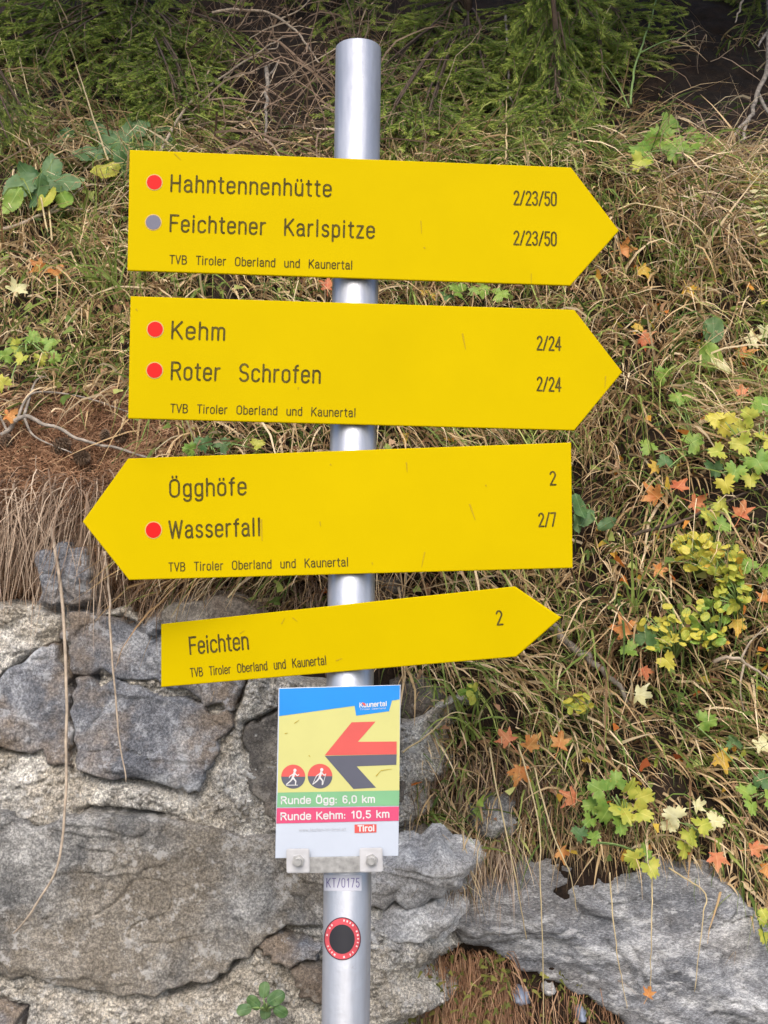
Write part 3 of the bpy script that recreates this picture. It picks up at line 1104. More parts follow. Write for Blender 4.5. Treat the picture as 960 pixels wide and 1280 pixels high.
def zp(x, y, off=0.0):                      # measured on an enlargement of the panel
    return IP.P(330 + x / 5.053, 850 + y / 5.053, off)


panel = empty('info_panel', IP.P(422, 1073))
tag(panel, 'small printed running route panel with blue header and left-pointing arrow, clamped below the yellow signs', 'info panel')
nrm = IP.n
plate('board', [IP.P(*p) for p in ((348, 860), (501, 856), (498, 1070), (344, 1073))], nrm, .002, M['panel_white'], panel, .0006)


def zsheet(name, pts, mat, off):
    return sheet(name, [zp(x, y, off) for x, y in pts], M[mat], panel)


zsheet('yellow_field', [(96, 222), (858, 118), (855, 697), (86, 711)], 'panel_yellow', .0003)
zsheet('blue_header', [(97, 55), (858, 33), (856, 122), (808, 130), (790, 197), (582, 225), (572, 163), (96, 228)], 'panel_blue', .0006)
zsheet('arrow_upper_half', [(383, 476), (553, 267), (705, 262), (593, 390), (838, 388), (838, 469)], 'panel_red', .0006)
zsheet('arrow_lower_half', [(384, 479), (838, 470), (836, 535), (585, 545), (708, 680), (565, 688)], 'panel_slate', .0006)
zsheet('green_band', [(86, 711), (855, 697), (853, 793), (82, 803)], 'panel_green', .0006)
zsheet('pink_band', [(81, 809), (853, 799), (850, 888), (78, 906)], 'panel_pink', .0006)
zsheet('red_logo', [(572, 912), (711, 910), (710, 962), (572, 966)], 'panel_red', .0006)


def zwrite(t, p0, p1, cap, mat, spacing=.12, pen=.2, off=.001):
    return write(IP, t, (330 + p0[0] / 5.053, 850 + p0[1] / 5.053), (330 + p1[0] / 5.053, 850 + p1[1] / 5.053), cap / 5.053, M[mat], panel, off, spacing, pen)


zwrite('Runde Ögg: 6,0 km', (108, 781), (697, 772), 43, 'print_ink_white')
zwrite('Runde Kehm: 10,5 km', (106, 883), (788, 866), 43, 'print_ink_white')
zwrite('www.laufen-in-tirol.at', (222, 955), (516, 950), 19, 'print_ink_grey', .12, .13)
zwrite('Kaunertal', (604, 172), (774, 162), 28, 'print_ink_white', .12, .2)
zwrite('Tiroler Oberland', (606, 190), (768, 182), 10, 'print_ink_white', .12, .14)
zwrite('Tirol', (594, 954), (695, 951), 34, 'print_ink_white', .12, .26)
sheet('logo_spark', [zp(x, y, .0013) for x, y in ((618, 140), (638, 146), (644, 162), (626, 160))], M['panel_red'], panel)
for cx, cy, r in ((185, 610, 76), (354, 607, 78)):
    up = [(cx + r * math.cos(a), cy - r * math.sin(a)) for a in np.linspace(0, math.pi, 24)]
    dn = [(cx + r * math.cos(a), cy - r * math.sin(a)) for a in np.linspace(math.pi, 2 * math.pi, 24)]
    zsheet('pictogram_upper_half', up, 'panel_red', .0006)
    zsheet('pictogram_lower_half', dn, 'panel_slate', .0006)
    mb = MB()
    big = cx > 300
    s = r / 76.0
    parts = [((8, -24), (-4, 10), 15, 12), ((-2, 8), (-18, 28), 11, 8), ((-18, 28), (-42, 48), 8, 6), ((0, 8), (16, 28), 11, 8), ((16, 28), (14, 52), 8, 6),
             ((8, -22), (26, -6), 7, 6), ((26, -6), (36, -14), 6, 5), ((6, -20), (-20, -4), 7, 5), ((-20, -4), (-26, 8), 5, 4)]
    parts += [((-44, 53), (28, 53), 5, 4)] if not big else [((36, -14), (18, 50), 3, 3), ((-26, 6), (-46, 50), 3, 3)]
    off = .0010
    for (a, b, wa, wb) in parts:
        a, b = np.array(a) * s, np.array(b) * s
        d = (b - a) / np.linalg.norm(b - a)
        q = np.array([-d[1], d[0]])
        a = a - d * wa * .3 * s; b = b + d * wb * .3 * s
        pts = [a - q * wa * s / 2, a + q * wa * s / 2, b + q * wb * s / 2, b - q * wb * s / 2]
        mb.add(([zp(cx + p[0], cy + p[1], off) for p in pts], [(0, 1, 2, 3)]))
        off += .00004
    mb.add(([zp(cx + 11 * s + 10 * s * math.cos(t), cy - 40 * s + 11 * s * math.sin(t), off) for t in np.linspace(0, 2 * np.pi, 16, endpoint=False)], [tuple(range(16))]))
    mb.build('walker_symbol', M['print_ink_white'], panel)
mb = MB()
for p, q, wd in (((470, 970), (476, 963), 1.0), ((476, 963), (490, 961), .8), ((368, 904), (374, 900), .8), ((356, 917), (360, 916), .9), ((386, 944), (388, 946), 1.1)):
    mb.add(stroke(IP, p, q, wd, .0012))
mb.build('scratch', M['scratch'], panel)


def box(c, ex, ey, ez, sx, sy, sz):
    v = [c + ex * sx * a + ey * sy * b + ez * sz * d for a in (-.5, .5) for b in (-.5, .5) for d in (-.5, .5)]
    return v, [(0, 1, 3, 2), (4, 6, 7, 5), (0, 4, 5, 1), (2, 3, 7, 6), (0, 2, 6, 4), (1, 5, 7, 3)]


def bevel_box(name, c, sx, sy, sz, mat, root, bev=.0015):
    o = mesh_obj(name, *box(np.asarray(c), IP.ex, IP.n, IP.ez, sx, sy, sz), mat)
    bm = bmesh.new(); bm.from_mesh(o.data)
    bmesh.ops.recalc_face_normals(bm, faces=bm.faces)
    bmesh.ops.bevel(bm, geom=list(bm.edges), offset=bev, segments=2, affect='EDGES')
    bm.to_mesh(o.data); bm.free()
    return attach(o, root)


bevel_box('clamp_bar', IP.P(418, 1080, .0035), .082, .003, .019, M['bolt'], panel, .0008)
for px, py in ((373, 1074.5), (464, 1073.5)):
    c = IP.P(px, py, .0065)
    cl = bevel_box('clamp', c, .028, .004, .029, M['zinc_white'], panel, .0012)
    c = IP.P(px + .5, py - .5, .0122)
    mb = MB()
    hexa = [c + .0075 * (math.cos(a) * IP.ex + math.sin(a) * IP.ez) for a in np.linspace(.3, .3 + 2 * np.pi, 6, endpoint=False)]
    hexb = [p - nrm * .005 for p in hexa]
    mb.add((hexa + hexb, [(0, 1, 2, 3, 4, 5)] + [(i, (i + 1) % 6, 6 + (i + 1) % 6, 6 + i) for i in range(6)]))
    p0 = c - nrm * .001
    ring_ = [p0 + .0098 * (math.cos(a) * IP.ex + math.sin(a) * IP.ez) - nrm * .0036 for a in np.linspace(0, 2 * np.pi, 20, endpoint=False)]
    mb.add((ring_, [tuple(range(20))]))
    mb.add(tube([c, c + nrm * .006], .0042, 12))
    mb.build('bolt', M['bolt'], panel)

# ---------------------------------------------------------------- stickers wrapped round the pole
def wrap(px, py, off):
    """point of the pole surface (raised by off) seen at a pixel"""
    d = ray(px, py)
    d = d / np.linalg.norm(d)
    m = CAM - foot
    dp = d - axd * (d @ axd)
    mp = m - axd * (m @ axd)
    a, b, c = dp @ dp, 2 * dp @ mp, mp @ mp - (RAD + off) ** 2
    disc = max(b * b - 4 * a * c, 0)
    return CAM + d * ((-b - math.sqrt(disc)) / (2 * a))


def wrapped_sheet(name, pts, mat, root, off, fan=True):
    """outline in pixels, meshed as rings so that it follows the pole"""
    c = np.mean(pts, axis=0)
    n = len(pts)
    vs = [wrap(*c, off)]
    fs = []
    K = 6
    for k in range(1, K + 1):
        for p in pts:
            vs.append(wrap(*(c + (np.array(p) - c) * k / K), off))
    for j in range(n):
        fs.append((0, 1 + j, 1 + (j + 1) % n))
    for k in range(K - 1):
        for j in range(n):
            a, b = 1 + k * n + j, 1 + k * n + (j + 1) % n
            fs.append((a, a + n, b + n, b))
    return attach(mesh_obj(name, vs, fs, mat, None, True), root)


def ell(cx, cy, rx, ry, n=40):
    return [(cx + rx * math.cos(a), cy + ry * math.sin(a)) for a in np.linspace(0, 2 * np.pi, n, endpoint=False)]


def rect(x0, y0, x1, y1, n=12):
    return [(x0 + (x1 - x0) * k / n, y0) for k in range(n)] + [(x1, y0 + (y1 - y0) * k / 4) for k in range(4)] + \
           [(x1 - (x1 - x0) * k / n, y1) for k in range(n)] + [(x0, y1 - (y1 - y0) * k / 4) for k in range(4)]


lab = empty('number_label', wrap(428, 1112, .0003))
tag(lab, 'small white label reading KT/0175 wrapped round the pole under the clamp bar', 'label')
wrapped_sheet('label_face', rect(405, 1094, 452, 1113.5), M['label_white'], lab, .0004)
v, ly, f = lay_text('KT/0175', 41, 11, 1.05, .2)
vs = [wrap(408 + p[0], 1109 - p[1], .0008 + .00004 * k) for p, k in zip(v, ly)]
attach(mesh_obj('lettering', vs, f, M['label_ink']), lab)

stk = empty('round_sticker', wrap(428, 1200, .0003))
tag(stk, 'round red-rimmed sticker with a black centre on the lower pole', 'sticker')
wrapped_sheet('sticker_edge', ell(428, 1173.5, 23.2, 27), M['sticker_rim'], stk, .0004)
wrapped_sheet('sticker_ring', ell(428, 1173.5, 22, 25.7), M['sticker_red'], stk, .0007)
wrapped_sheet('sticker_centre', ell(427.5, 1174, 16, 18.4), M['sticker_black'], stk, .0010)
mb = MB()
for k in range(30):                              # worn pale flecks of the ring's print
    a = 2 * math.pi * k / 30
    if random.random() < .25: continue
    r0, r1 = .84, .94
    da = random.uniform(.03, .06)
    q = [(428 + 22 * r * math.cos(t), 1173.5 + 25.7 * r * math.sin(t)) for r, t in ((r0, a - da), (r1, a - da), (r1, a + da), (r0, a + da))]
    mb.add(([wrap(*p, .0010) for p in q], [(0, 1, 2, 3)]))
mb.build('ring_print', M['sticker_pale'], stk)

# ================================================================== VEGETATION (stuff)
def scatter(n, x0=-1.6, x1=1.6, z0=.8, z1=3.3, F=S):
    x = RNG.uniform(x0, x1, n)
    z = RNG.uniform(z0, z1, n)
    return np.stack([x, F(x, z), z], -1)


def in_poly(px, py, poly):
    return poly_dist(px, py, np.asarray(poly, float))


BOULDER = [(545, 1140), (612, 1086), (655, 1068), (720, 1074), (862, 1096), (925, 1132), (1000, 1215), (1150, 1400), (700, 1400), (690, 1222), (590, 1180)]
WALLZONE = [(-2000, 748), (110, 752), (130, 770), (310, 800), (400, 790), (478, 800), (500, 900), (520, 1060), (545, 1146), (470, 1165), (450, 1500), (-2000, 1500)]
HOLLOW_R = [(820, 55), (1010, 40), (1010, 190), (900, 175), (840, 160), (800, 110)]
HOLLOW_C = [(250, 40), (420, -40), (440, 60), (400, 170), (300, 150)]


def slope_mask(P, soft=25):
    px, py = project(P)
    j = RNG.normal(size=len(px)) * soft
    ok = (in_poly(px, py, WALLZONE) < -3 + 0 * j) & (in_poly(px, py, BOULDER) < -14)
    # bare needle bank on the left and the undercut below it
    bare = (px < 215 + j) & (py > 510 + j * .6) & (py < 780)
    hol = (in_poly(px, py, HOLLOW_R) > j) | (in_poly(px, py, HOLLOW_C) > j)
    thin = (py < 175 + j) & (RNG.random(len(px)) < .75)
    bare = bare | ((n2(P, 5.5, 77) + .35 * n2(P, 17, 5) > .52) & (RNG.random(len(px)) < .75))
    clump = (px > 440) & (px < 720) & (py > 1150)
    return ok & ~bare & ~hol & ~thin & ~clump, px, py


def field(name, n, mat, lmin, lmax, wmin, wmax, tint_fn, up=.5, droopr=(.5, 1.6), mask_fn=None, segs=5, lift=.01, wob=.2, kind='stuff', out=.8):
    P = scatter(n)
    ok, px, py = slope_mask(P)
    if mask_fn is not None:
        ok &= mask_fn(px, py, P)
    P, px, py = P[ok], px[ok], py[ok]
    N = len(P)
    comb = n2(P, 4.5, 33) * .9 + n2(P, 14, 3) * .5
    d = np.stack([comb + RNG.normal(size=N) * .38, -out + RNG.normal(size=N) * .25, up + n2(P, 9, 17) * .5 + RNG.normal(size=N) * .32], -1)
    L = RNG.uniform(lmin, lmax, N) * RNG.uniform(.5, 1, N) * (1 + .35 * n2(P, 7, 61)) * (1 - .38 * smooth(700, 900, py))
    P = P - np.array([0, 1, 0]) * RNG.uniform(0, lift, N)[:, None]
    W_ = wmin + (wmax - wmin) * RNG.random(N) ** 1.8
    me = blades_mesh(name, P, d, L, W_, RNG.uniform(*droopr, N), tint_fn(px, py, P), segs, wob, kink=.45)
    return tag(link(name, me, M[mat]), kind=kind)


def n2(P, s, o=0):
    return vnoise(P[:, 0] * s + o, P[:, 1] * s, P[:, 2] * s)


def green_w(px, py, P):
    """where the bank is green rather than straw"""
    g_ = .44 + .36 * n2(P, 5, 3) + .22 * n2(P, 13, 9)
    g_ += .30 * np.exp(-(((px - 215) / 45) ** 2 + ((py - 340) / 90) ** 2))
    g_ += .28 * smooth(330, 180, py) * smooth(480, 560, px) * smooth(820, 740, px)
    g_ += .22 * np.exp(-(((px - 830) / 90) ** 2 + ((py - 300) / 80) ** 2))
    g_ += .25 * np.exp(-(((px - 560) / 50) ** 2 + ((py - 870) / 60) ** 2))
    g_ += .2 * np.exp(-(((px - 60) / 90) ** 2 + ((py - 440) / 50) ** 2))
    return g_


TS = lambda px, py, P: np.clip(.60 + .20 * n2(P, 6) + RNG.normal(size=len(px)) * .24, 0, 1)
field('dry_grass', 52000, 'straw', .08, .27, .0020, .0068, TS, up=.25, droopr=(.3, 1.4), wob=.07)
field('thatch', 34000, 'straw', .03, .13, .0020, .0052, lambda px, py, P: np.clip(.32 + RNG.normal(size=len(px)) * .24, 0, 1), up=-.2, droopr=(.2, 1.2), wob=.2, segs=4)
field('green_grass', 52000, 'green', .08, .26, .0022, .0070, lambda px, py, P: np.clip(.50 + .2 * n2(P, 7, 5) + RNG.normal(size=len(px)) * .22, 0, 1),
      up=.5, droopr=(.5, 1.7), wob=.08, mask_fn=lambda px, py, P: RNG.random(len(px)) < green_w(px, py, P))
# low ground cover of tiny leaves between the grass
def tiny_leaves(name, n, mask_fn, mat, size=(.006, .014), lift=.05):
    P = scatter(n)
    ok, px, py = slope_mask(P)
    ok &= mask_fn(px, py, P)
    P = P[ok] - np.array([0, 1, 0]) * RNG.uniform(.005, lift, ok.sum())[:, None]
    N = len(P)
    d = np.stack([RNG.normal(size=N), -.4 + RNG.normal(size=N) * .4, RNG.normal(size=N)], -1)
    me = blades_mesh(name, P, d, RNG.uniform(*size, N), RNG.uniform(size[0] * .6, size[1] * .6, N), .3, np.clip(.5 + RNG.normal(size=N) * .28, 0, 1), 3, .2, .35)
    return tag(link(name, me, M[mat]), kind='stuff')


tiny_leaves('ground_cover', 16000, lambda px, py, P: (RNG.random(len(px)) < .25 + .4 * n2(P, 6, 21)) & (py > 330), 'moss')

tiny_leaves('herb_leaves', 15000, lambda px, py, P: (RNG.random(len(px)) < .28 + .5 * n2(P, 5, 51)) & (py > 230), 'green', (.012, .026), .07)
tiny_leaves('leaf_litter', 9000, lambda px, py, P: (RNG.random(len(px)) < .25 + .45 * n2(P, 6, 71)) & (py > 250), 'rust', (.010, .028), .05)

tiny_leaves('autumn_leaf_bits', 5200, lambda px, py, P: (RNG.random(len(px)) < .08 + .5 * n2(P, 4, 91) + .22 * smooth(720, 900, px)) & (py > 330) & (py < 1100), 'autumn', (.012, .026), .085)

# bank of fallen needles on the left
P = scatter(90000, -1.2, -.2, 1.5, 2.05)
px, py = project(P)
j = RNG.normal(size=len(px)) * 18
ok = (px < 225 + j * 2) & (py > 500 + j) & (py < 735 + j * .5)
P = P[ok] - np.array([0, 1, 0]) * RNG.uniform(0, .012, ok.sum())[:, None]
N = len(P)
d = np.stack([RNG.normal(size=N), -.35 + RNG.normal(size=N) * .25, RNG.normal(size=N) - .35], -1)
tag(link('needle_litter', blades_mesh('needle_litter', P, d, RNG.uniform(.012, .045, N), RNG.uniform(.0010, .0022, N), .3, np.clip(.5 + RNG.normal(size=N) * .25, 0, 1), 3, .15), M['rust']), kind='stuff')

# roots and dead grass hanging over the edge of the bank
def hanging(name, n, x0, x1, pyr, L, mat='root', out=.5, wid=(.0010, .0024), F=S, pxf=None, tint=(.5, .25), droop=(1.2, 3)):
    P = []
    while len(P) < n:
        px = random.uniform(x0, x1)
        lo, hi = pyr(px) if callable(pyr) else pyr
        P.append(hit(px, random.uniform(lo, hi), .004, F))
    P = np.array(P)
    d = np.stack([RNG.normal(size=n) * .35, -out + RNG.normal(size=n) * .2, -.2 + RNG.normal(size=n) * .4], -1)
    me = blades_mesh(name, P, d, RNG.uniform(*L, n), RNG.uniform(*wid, n), RNG.uniform(*droop, n), np.clip(tint[0] + RNG.normal(size=n) * tint[1], 0, 1), 7, .16)
    return tag(link(name, me, M[mat]), kind='stuff')


hanging('hanging_roots', 1500, -120, 140, (585, 690), (.08, .22), wid=(.0012, .0028))
hanging('hanging_rootlets', 1500, 100, 490, lambda p: (715, 770 + .04 * (p - 100)), (.04, .13), tint=(.38, .25))
hanging('rooty_grass', 700, 510, 640, (1035, 1075), (.05, .14), tint=(.62, .22))
hanging('drooping_grass', 420, 640, 960, lambda p: (1005 + .12 * max(0, p - 840), 1050 + .25 * max(0, p - 840)), (.04, .10), 'straw', tint=(.6, .2))
hanging('rusty_grass', 2600, 458, 640, lambda p: (1175 + .12 * abs(p - 520), 1300), (.04, .13), 'rust', out=.6, F=S, wid=(.0010, .0022))
hanging('loose_fibres', 260, 630, 800, (1225, 1300), (.03, .09), 'rust', out=.5)
hanging('bank_grass', 900, 500, 700, (930, 1010), (.04, .12), 'root', tint=(.35, .25))
P = np.array([hit(random.uniform(455, 640), random.uniform(1190, 1300), random.uniform(.02, .07)) for _ in range(300)] +
             [hit(random.uniform(640, 800), random.uniform(1215, 1300), random.uniform(.0, .02)) for _ in range(160)] +
             [hit(random.uniform(455, 500), random.uniform(1130, 1170), .01) for _ in range(160)] +
             [hit(random.uniform(470, 480 + 90), random.uniform(1010, 1030), .01) for _ in range(120)])
N = len(P)
d = np.stack([RNG.normal(size=N), -.6 + RNG.normal(size=N) * .4, RNG.normal(size=N)], -1)
tag(link('moss', blades_mesh('moss', P, d, RNG.uniform(.008, .018, N), RNG.uniform(.004, .009, N), .4, RNG.uniform(.2, 1, N), 3, .2, .4), M['moss']), kind='stuff')

# brown tangle under the spruces
def tangle(name, n, box_px, Yoff, L, wid, mat, tint):
    P = np.array([hit(random.uniform(box_px[0], box_px[2]), random.uniform(box_px[1], box_px[3]), random.uniform(*Yoff)) for _ in range(n)])
    d = np.stack([RNG.normal(size=n), RNG.normal(size=n) * .4 - .2, RNG.normal(size=n) * .8 - .2], -1)
    return tag(link(name, blades_mesh(name, P, d, RNG.uniform(*L, n), RNG.uniform(*wid, n), RNG.uniform(0, .8, n), np.clip(tint + RNG.normal(size=n) * .22, 0, 1), 7, .3), M[mat]), kind='stuff')


tangle('twig_tangle', 420, (250, -80, 470, 190), (.02, .45), (.12, .42), (.002, .006), 'root', .42)
tangle('fine_twigs', 420, (-100, -60, 1060, 220), (.02, .3), (.10, .35), (.0012, .003), 'root', .38)
tangle('dead_stems', 260, (820, 150, 1020, 300), (.02, .15), (.08, .25), (.0015, .003), 'root', .55)


# ================================================================== SPRUCES
def needle_mesh(seed, L=.34):
    """a flat spray: side twigs with needles all round, along +X, drooping to -Z"""
    rng = np.random.default_rng(seed)
    roots, dirs, tint, lens = [], [], [], []
    tw = MB()

    def twig(a, d, ln, lvl):
        d = d / np.linalg.norm(d)
        n = max(4, int(ln / .012))
        p = a.copy()
        pts = [p.copy()]
        for i in range(n):
            t = (i + 1) / n
            d = d + np.array([0, 0, -.03]) + rng.normal(size=3) * .04
            d /= np.linalg.norm(d)
            q = p + d * ln / n
            k = 24 if lvl else 14
            for _ in range(k):
                s = rng.random()
                o_ = rng.normal(size=3)
                o_ -= d * (o_ @ d)
                o_ /= np.linalg.norm(o_) + 1e-9
                o_[2] = abs(o_[2]) * .5 - .08
                roots.append(p + (q - p) * s)
                dirs.append(d * .95 + o_ * .85)
                tint.append((.36 + .42 * t if lvl else .28 + .3 * t) + rng.normal() * .11)  # yellower tips; lit ends and shaded inside also painted into the tint
                lens.append(rng.uniform(.009, .014))
            p = q
            pts.append(p.copy())
        tw.add(tube(np.array(pts), np.linspace(.0018 if lvl else .0030, .0008, len(pts)), 4))
        return pts

    main = twig(np.zeros(3), np.array([1., 0, -.08]), L, 0)
    m = len(main)
    for i in range(3, m, 4):
        t = i / m
        for sgn in (-1, 1):
            if rng.random() < .12: continue
            ln = L * (.46 * (1 - t) + .12) * rng.uniform(.75, 1.15)
            a = main[i]
            d = np.array([.75, sgn * rng.uniform(.55, .9), rng.normal() * .12 - .05])
            sub = twig(a, d, ln, 1)
            if ln > .10:
                for k in range(3, len(sub) - 1, 4):
                    s2 = random.choice((-1, 1))
                    twig(sub[k], np.array([.8, sgn * .45 + s2 * .6, -.05]), ln * .38, 1)
    N = len(roots)
    me = blades_mesh('needles', roots, dirs, lens, .0017, .1, tint, 1, .05, .45, rng=rng)
    me.materials.append(M['needle'])
    o = len(me.vertices)
    return me, tw


SPRAYS = []
for s in range(5):
    me, tw = needle_mesh(100 + s)
    tm = bpy.data.meshes.new('twig')
    tm.from_pydata(tw.v, [], tw.f)
    tm.materials.append(M['bark'])
    SPRAYS.append((me, tm))


def spruce(label, base_px, Ybase, height, tips, name='spruce_tree'):
    b = at(*base_px, Ybase)
    zb = b[2]
    yb = float(S(b[0], zb))
    foot_ = np.array([b[0], yb, zb - .03])
    root = empty(name, foot_)
    tag(root, label, 'tree', 'young spruces at the top of the bank')
    path = spline([foot_, foot_ + [random.uniform(-.03, .03), -.05, height * .5], foot_ + [random.uniform(-.05, .05), -.12, height]], 12)
    mb = MB().add(tube(path, np.linspace(.013, .005, 12), 8))
    mb.build('trunk', M['dark_twig'], root, True)
    for (px, py, off, *sc) in tips:
        tip = hit(px, py, off)
        k = min(range(len(path)), key=lambda i: abs(path[i][2] - (tip[2] + .22)))
        st = path[k]
        mid = (st + tip) / 2 + np.array([0, 0, .05])
        s_ = sc[0] if sc else random.uniform(.85, 1.3)
        me, tm = random.choice(SPRAYS)
        dv = tip - mid
        dv /= np.linalg.norm(dv)
        # the limb comes from the trunk and ends where the spray begins
        sb = tip - dv * .34 * s_
        limb = attach(mesh_obj('branch', *tube(spline([st, (st + sb) / 2 + [0, 0, .03], sb, sb + dv * .1], 10), np.linspace(.0045, .002, 10), 5), M['dark_twig'], None, True), root)
        xax = Vector(dv)
        upv = Vector((random.uniform(-.5, .5), -.55, .8))
        yax = upv.cross(xax).normalized()
        zax = xax.cross(yax).normalized()
        mat = Matrix((xax, yax, zax)).transposed().to_4x4()
        mat.translation = Vector(sb)
        mat = mat @ Matrix.Scale(s_, 4)
        for nm, data in (('needles', me), ('twig', tm)):
            o = bpy.data.objects.new(nm, data)
            COL.objects.link(o)
            o.matrix_basis = mat
            attach(o, limb)
    return root


def tips_in(boxes):
    out = []
    for x0, y0, x1, y1, n, o0, o1 in boxes:
        for _ in range(n):
            out.append((random.uniform(x0, x1), random.uniform(y0, y1), random.uniform(o0, o1)))
    return out


spruce('dark young spruce spreading its branches in the upper left corner', (150, -40), 1.9, 1.1,
       tips_in([(20, -20, 200, 60, 9, .25, .6), (90, 40, 270, 130, 9, .2, .55), (200, 10, 330, 70, 4, .3, .6), (140, 100, 300, 180, 6, .15, .4), (-60, -50, 60, 50, 7, .2, .5), (-120, -60, 40, 120, 6, .2, .5)]))
spruce('small spruce with twiggy branches just right of the pole top', (590, -30), 1.9, 1.0,
       tips_in([(480, 20, 620, 120, 6, .15, .4), (500, 110, 640, 200, 8, .1, .3), (430, 140, 560, 200, 4, .08, .22), (380, 60, 470, 130, 2, .2, .35)]))
spruce('bright green young spruce overhanging the upper right of the bank', (720, -50), 1.9, 1.1,
       tips_in([(600, -10, 760, 60, 7, .25, .55), (660, 40, 800, 110, 6, .25, .5), (760, -20, 880, 70, 6, .3, .55), (600, 100, 730, 170, 5, .12, .3)]))
spruce('low ragged spruce seedling rising behind the top sign\'s right end', (690, 150), 1.5, .35,
       tips_in([(600, 160, 720, 225, 6, .06, .2), (690, 110, 820, 160, 4, .1, .25), (720, 190, 800, 250, 3, .05, .15)]), 'spruce_seedling')
spruce('small spruce seedling with pale yellowish tips at the left edge', (-20, 200), 1.4, .25,
       [(42, 170, .2, .5), (30, 186, .2, .5), (55, 182, .18, .45), (10, 160, .2, .55), (20, 200, .15, .5)], 'spruce_seedling')
spruce('dark spruce outside the upper right corner, reaching in above the hollow', (1120, -120), 2.1, 1.2,
       tips_in([(960, -120, 1200, -20, 9, .3, .7), (1050, -20, 1250, 120, 6, .2, .5), (880, -60, 960, 0, 3, .3, .6)]))
spruce('shadowy spruce above the tangle of dead twigs at the top edge', (380, -200), 2.3, 1.2,
       tips_in([(250, -200, 560, -40, 14, .3, .8), (-100, -220, 250, -80, 10, .3, .8), (560, -220, 1000, -80, 13, .3, .8), (400, -20, 470, 60, 2, .3, .45)]))


def shade_spruce(label, x, y, height, boughs):
    """unseen spruce added higher up the bank, its boughs hanging out to shade it"""
    z = float(S(x, 3.4)) * 0 + float(np.interp(y, LY, LZ))
    root = empty('unseen_shade_spruce', (x, y, z - .1))
    tag(root, label, 'tree', 'unseen spruces added to shade the bank')
    path = spline([(x, y, z - .2), (x + .03, y - .05, z + height * .5), (x, y - .05, z + height)], 14)
    MB().add(tube(path, np.linspace(.09, .02, 14), 10)).build('trunk', M['bark'], root, True)
    for tx, ty, tz in boughs:
        tip = np.array([tx, ty, tz])
        k = min(range(14), key=lambda i: abs(path[i][2] - tz - .1))
        st = path[k]
        cvs = spline([st, (st + tip) / 2 + [0, 0, .12], tip], 14)
        limb = attach(mesh_obj('branch', *tube(cvs, np.linspace(.014, .004, 14), 6), M['bark'], None, True), root)
        for q in (6, 8, 10, 12, 13):
            for sd in (-1, 1):
                dv = cvs[min(q, 13)] - cvs[q - 1]
                dv = dv / np.linalg.norm(dv) + np.array([sd * .6, 0, -.1 + random.uniform(-.2, .1)])
                xax = Vector(dv).normalized()
                yax = Vector((random.uniform(-.2, .2), -.2, 1)).cross(xax).normalized()
                mat = Matrix((xax, yax, xax.cross(yax))).transposed().to_4x4()
                mat.translation = Vector(cvs[q])
                mat = mat @ Matrix.Scale(random.uniform(1.2, 1.7), 4)
                me, tm = random.choice(SPRAYS)
                for nm, data in (('needles', me), ('twig', tm)):
                    o = bpy.data.objects.new(nm, data)
                    COL.objects.link(o)
                    o.matrix_basis = mat
                    attach(o, limb)


for i_, (bx, lab_) in enumerate(((-.75, 'unseen tall spruce added above the bank on the left, its boughs shading the corner'), (.25, 'unseen tall spruce added above the bank behind the pole, shading the twig tangle'), (1.15, 'unseen tall spruce added above the bank on the right, shading the dark hollow'))):
    shade_spruce(lab_, bx, 2.7, 2.0, [(bx + random.uniform(-.6, .6), random.uniform(.55, 1.5), random.uniform(3.75, 4.5)) for _ in range((5, 6, 9)[i_])])  # added out of view so the boughs shade the top of the bank

# ================================================================== DEAD TWIGS AND STALKS
def twig(name, label, cat, main, rad, mat, side=(), group=None, F=S):
    """main: list of (px, py, off) points; side: list of such lists"""
    pts = [hit(p[0], p[1], p[2], F) for p in main]
    P_ = spline(pts, 36)
    P_ = P_ + np.stack([fbm(np.arange(36) * .3, 0 * np.arange(36) + len(label) + i * 9, 0 * np.arange(36.), 2) for i in range(3)], -1) * rad * .7
    mb = MB().add(tube(P_, np.linspace(rad, rad * .45, 36), 7))
    o = mb.build(name, M[mat], None, True)
    tag(o, label, cat, group)
    for s in side:
        P2 = spline([hit(*p) for p in s], 16)
        attach(MB().add(tube(P2, np.linspace(rad * .6, rad * .25, 16), 6)).build('side_twig', M[mat], None, True), o)
    return o


twig('dead_branch', 'long thin pale dead branch rising from the top sign\'s left end, forked near its tip', 'branch',
     [(185, 215, .12), (240, 128, .2), (300, 82, .25), (356, 44, .3)], .0042, 'pale_twig',
     [[(278, 97, .22), (300, 95, .24), (342, 78, .26)], [(222, 152, .17), (252, 143, .19), (264, 115, .2)], [(335, 62, .28), (346, 60, .28), (348, 52, .28)]])
twig('dead_branch', 'dead branch arching over the tangle left of the pole top', 'branch',
     [(265, 15, .3), (330, 14, .32), (370, 40, .3), (400, 78, .25)], .005, 'pale_twig', [[(350, 24, .3), (375, 12, .3), (392, -6, .3)]])
twig('lichen_branch', 'upright grey lichen-covered stick left of the pole top', 'branch',
     [(333, 80, .25), (334, 118, .25), (332, 170, .2)], .0065, 'grey_twig', [[(334, 96, .25), (342, 88, .25), (348, 76, .25)]])
twig('lichen_branch', 'pale lichen-covered branch hanging down in the upper right corner', 'branch',
     [(962, -30, .35), (962, 60, .35), (944, 130, .3), (926, 176, .2)], .0085, 'grey_twig',
     [[(960, 40, .35), (952, 50, .36), (948, 58, .36)], [(948, 118, .3), (960, 140, .28), (972, 150, .28)], [(936, 150, .25), (924, 160, .24), (914, 176, .2)]])
twig('dead_branch', 'short pale broken twig dangling at the top edge above the dark hollow', 'branch',
     [(932, -20, .4), (926, 6, .4), (919, 27, .4)], .0042, 'pale_twig')
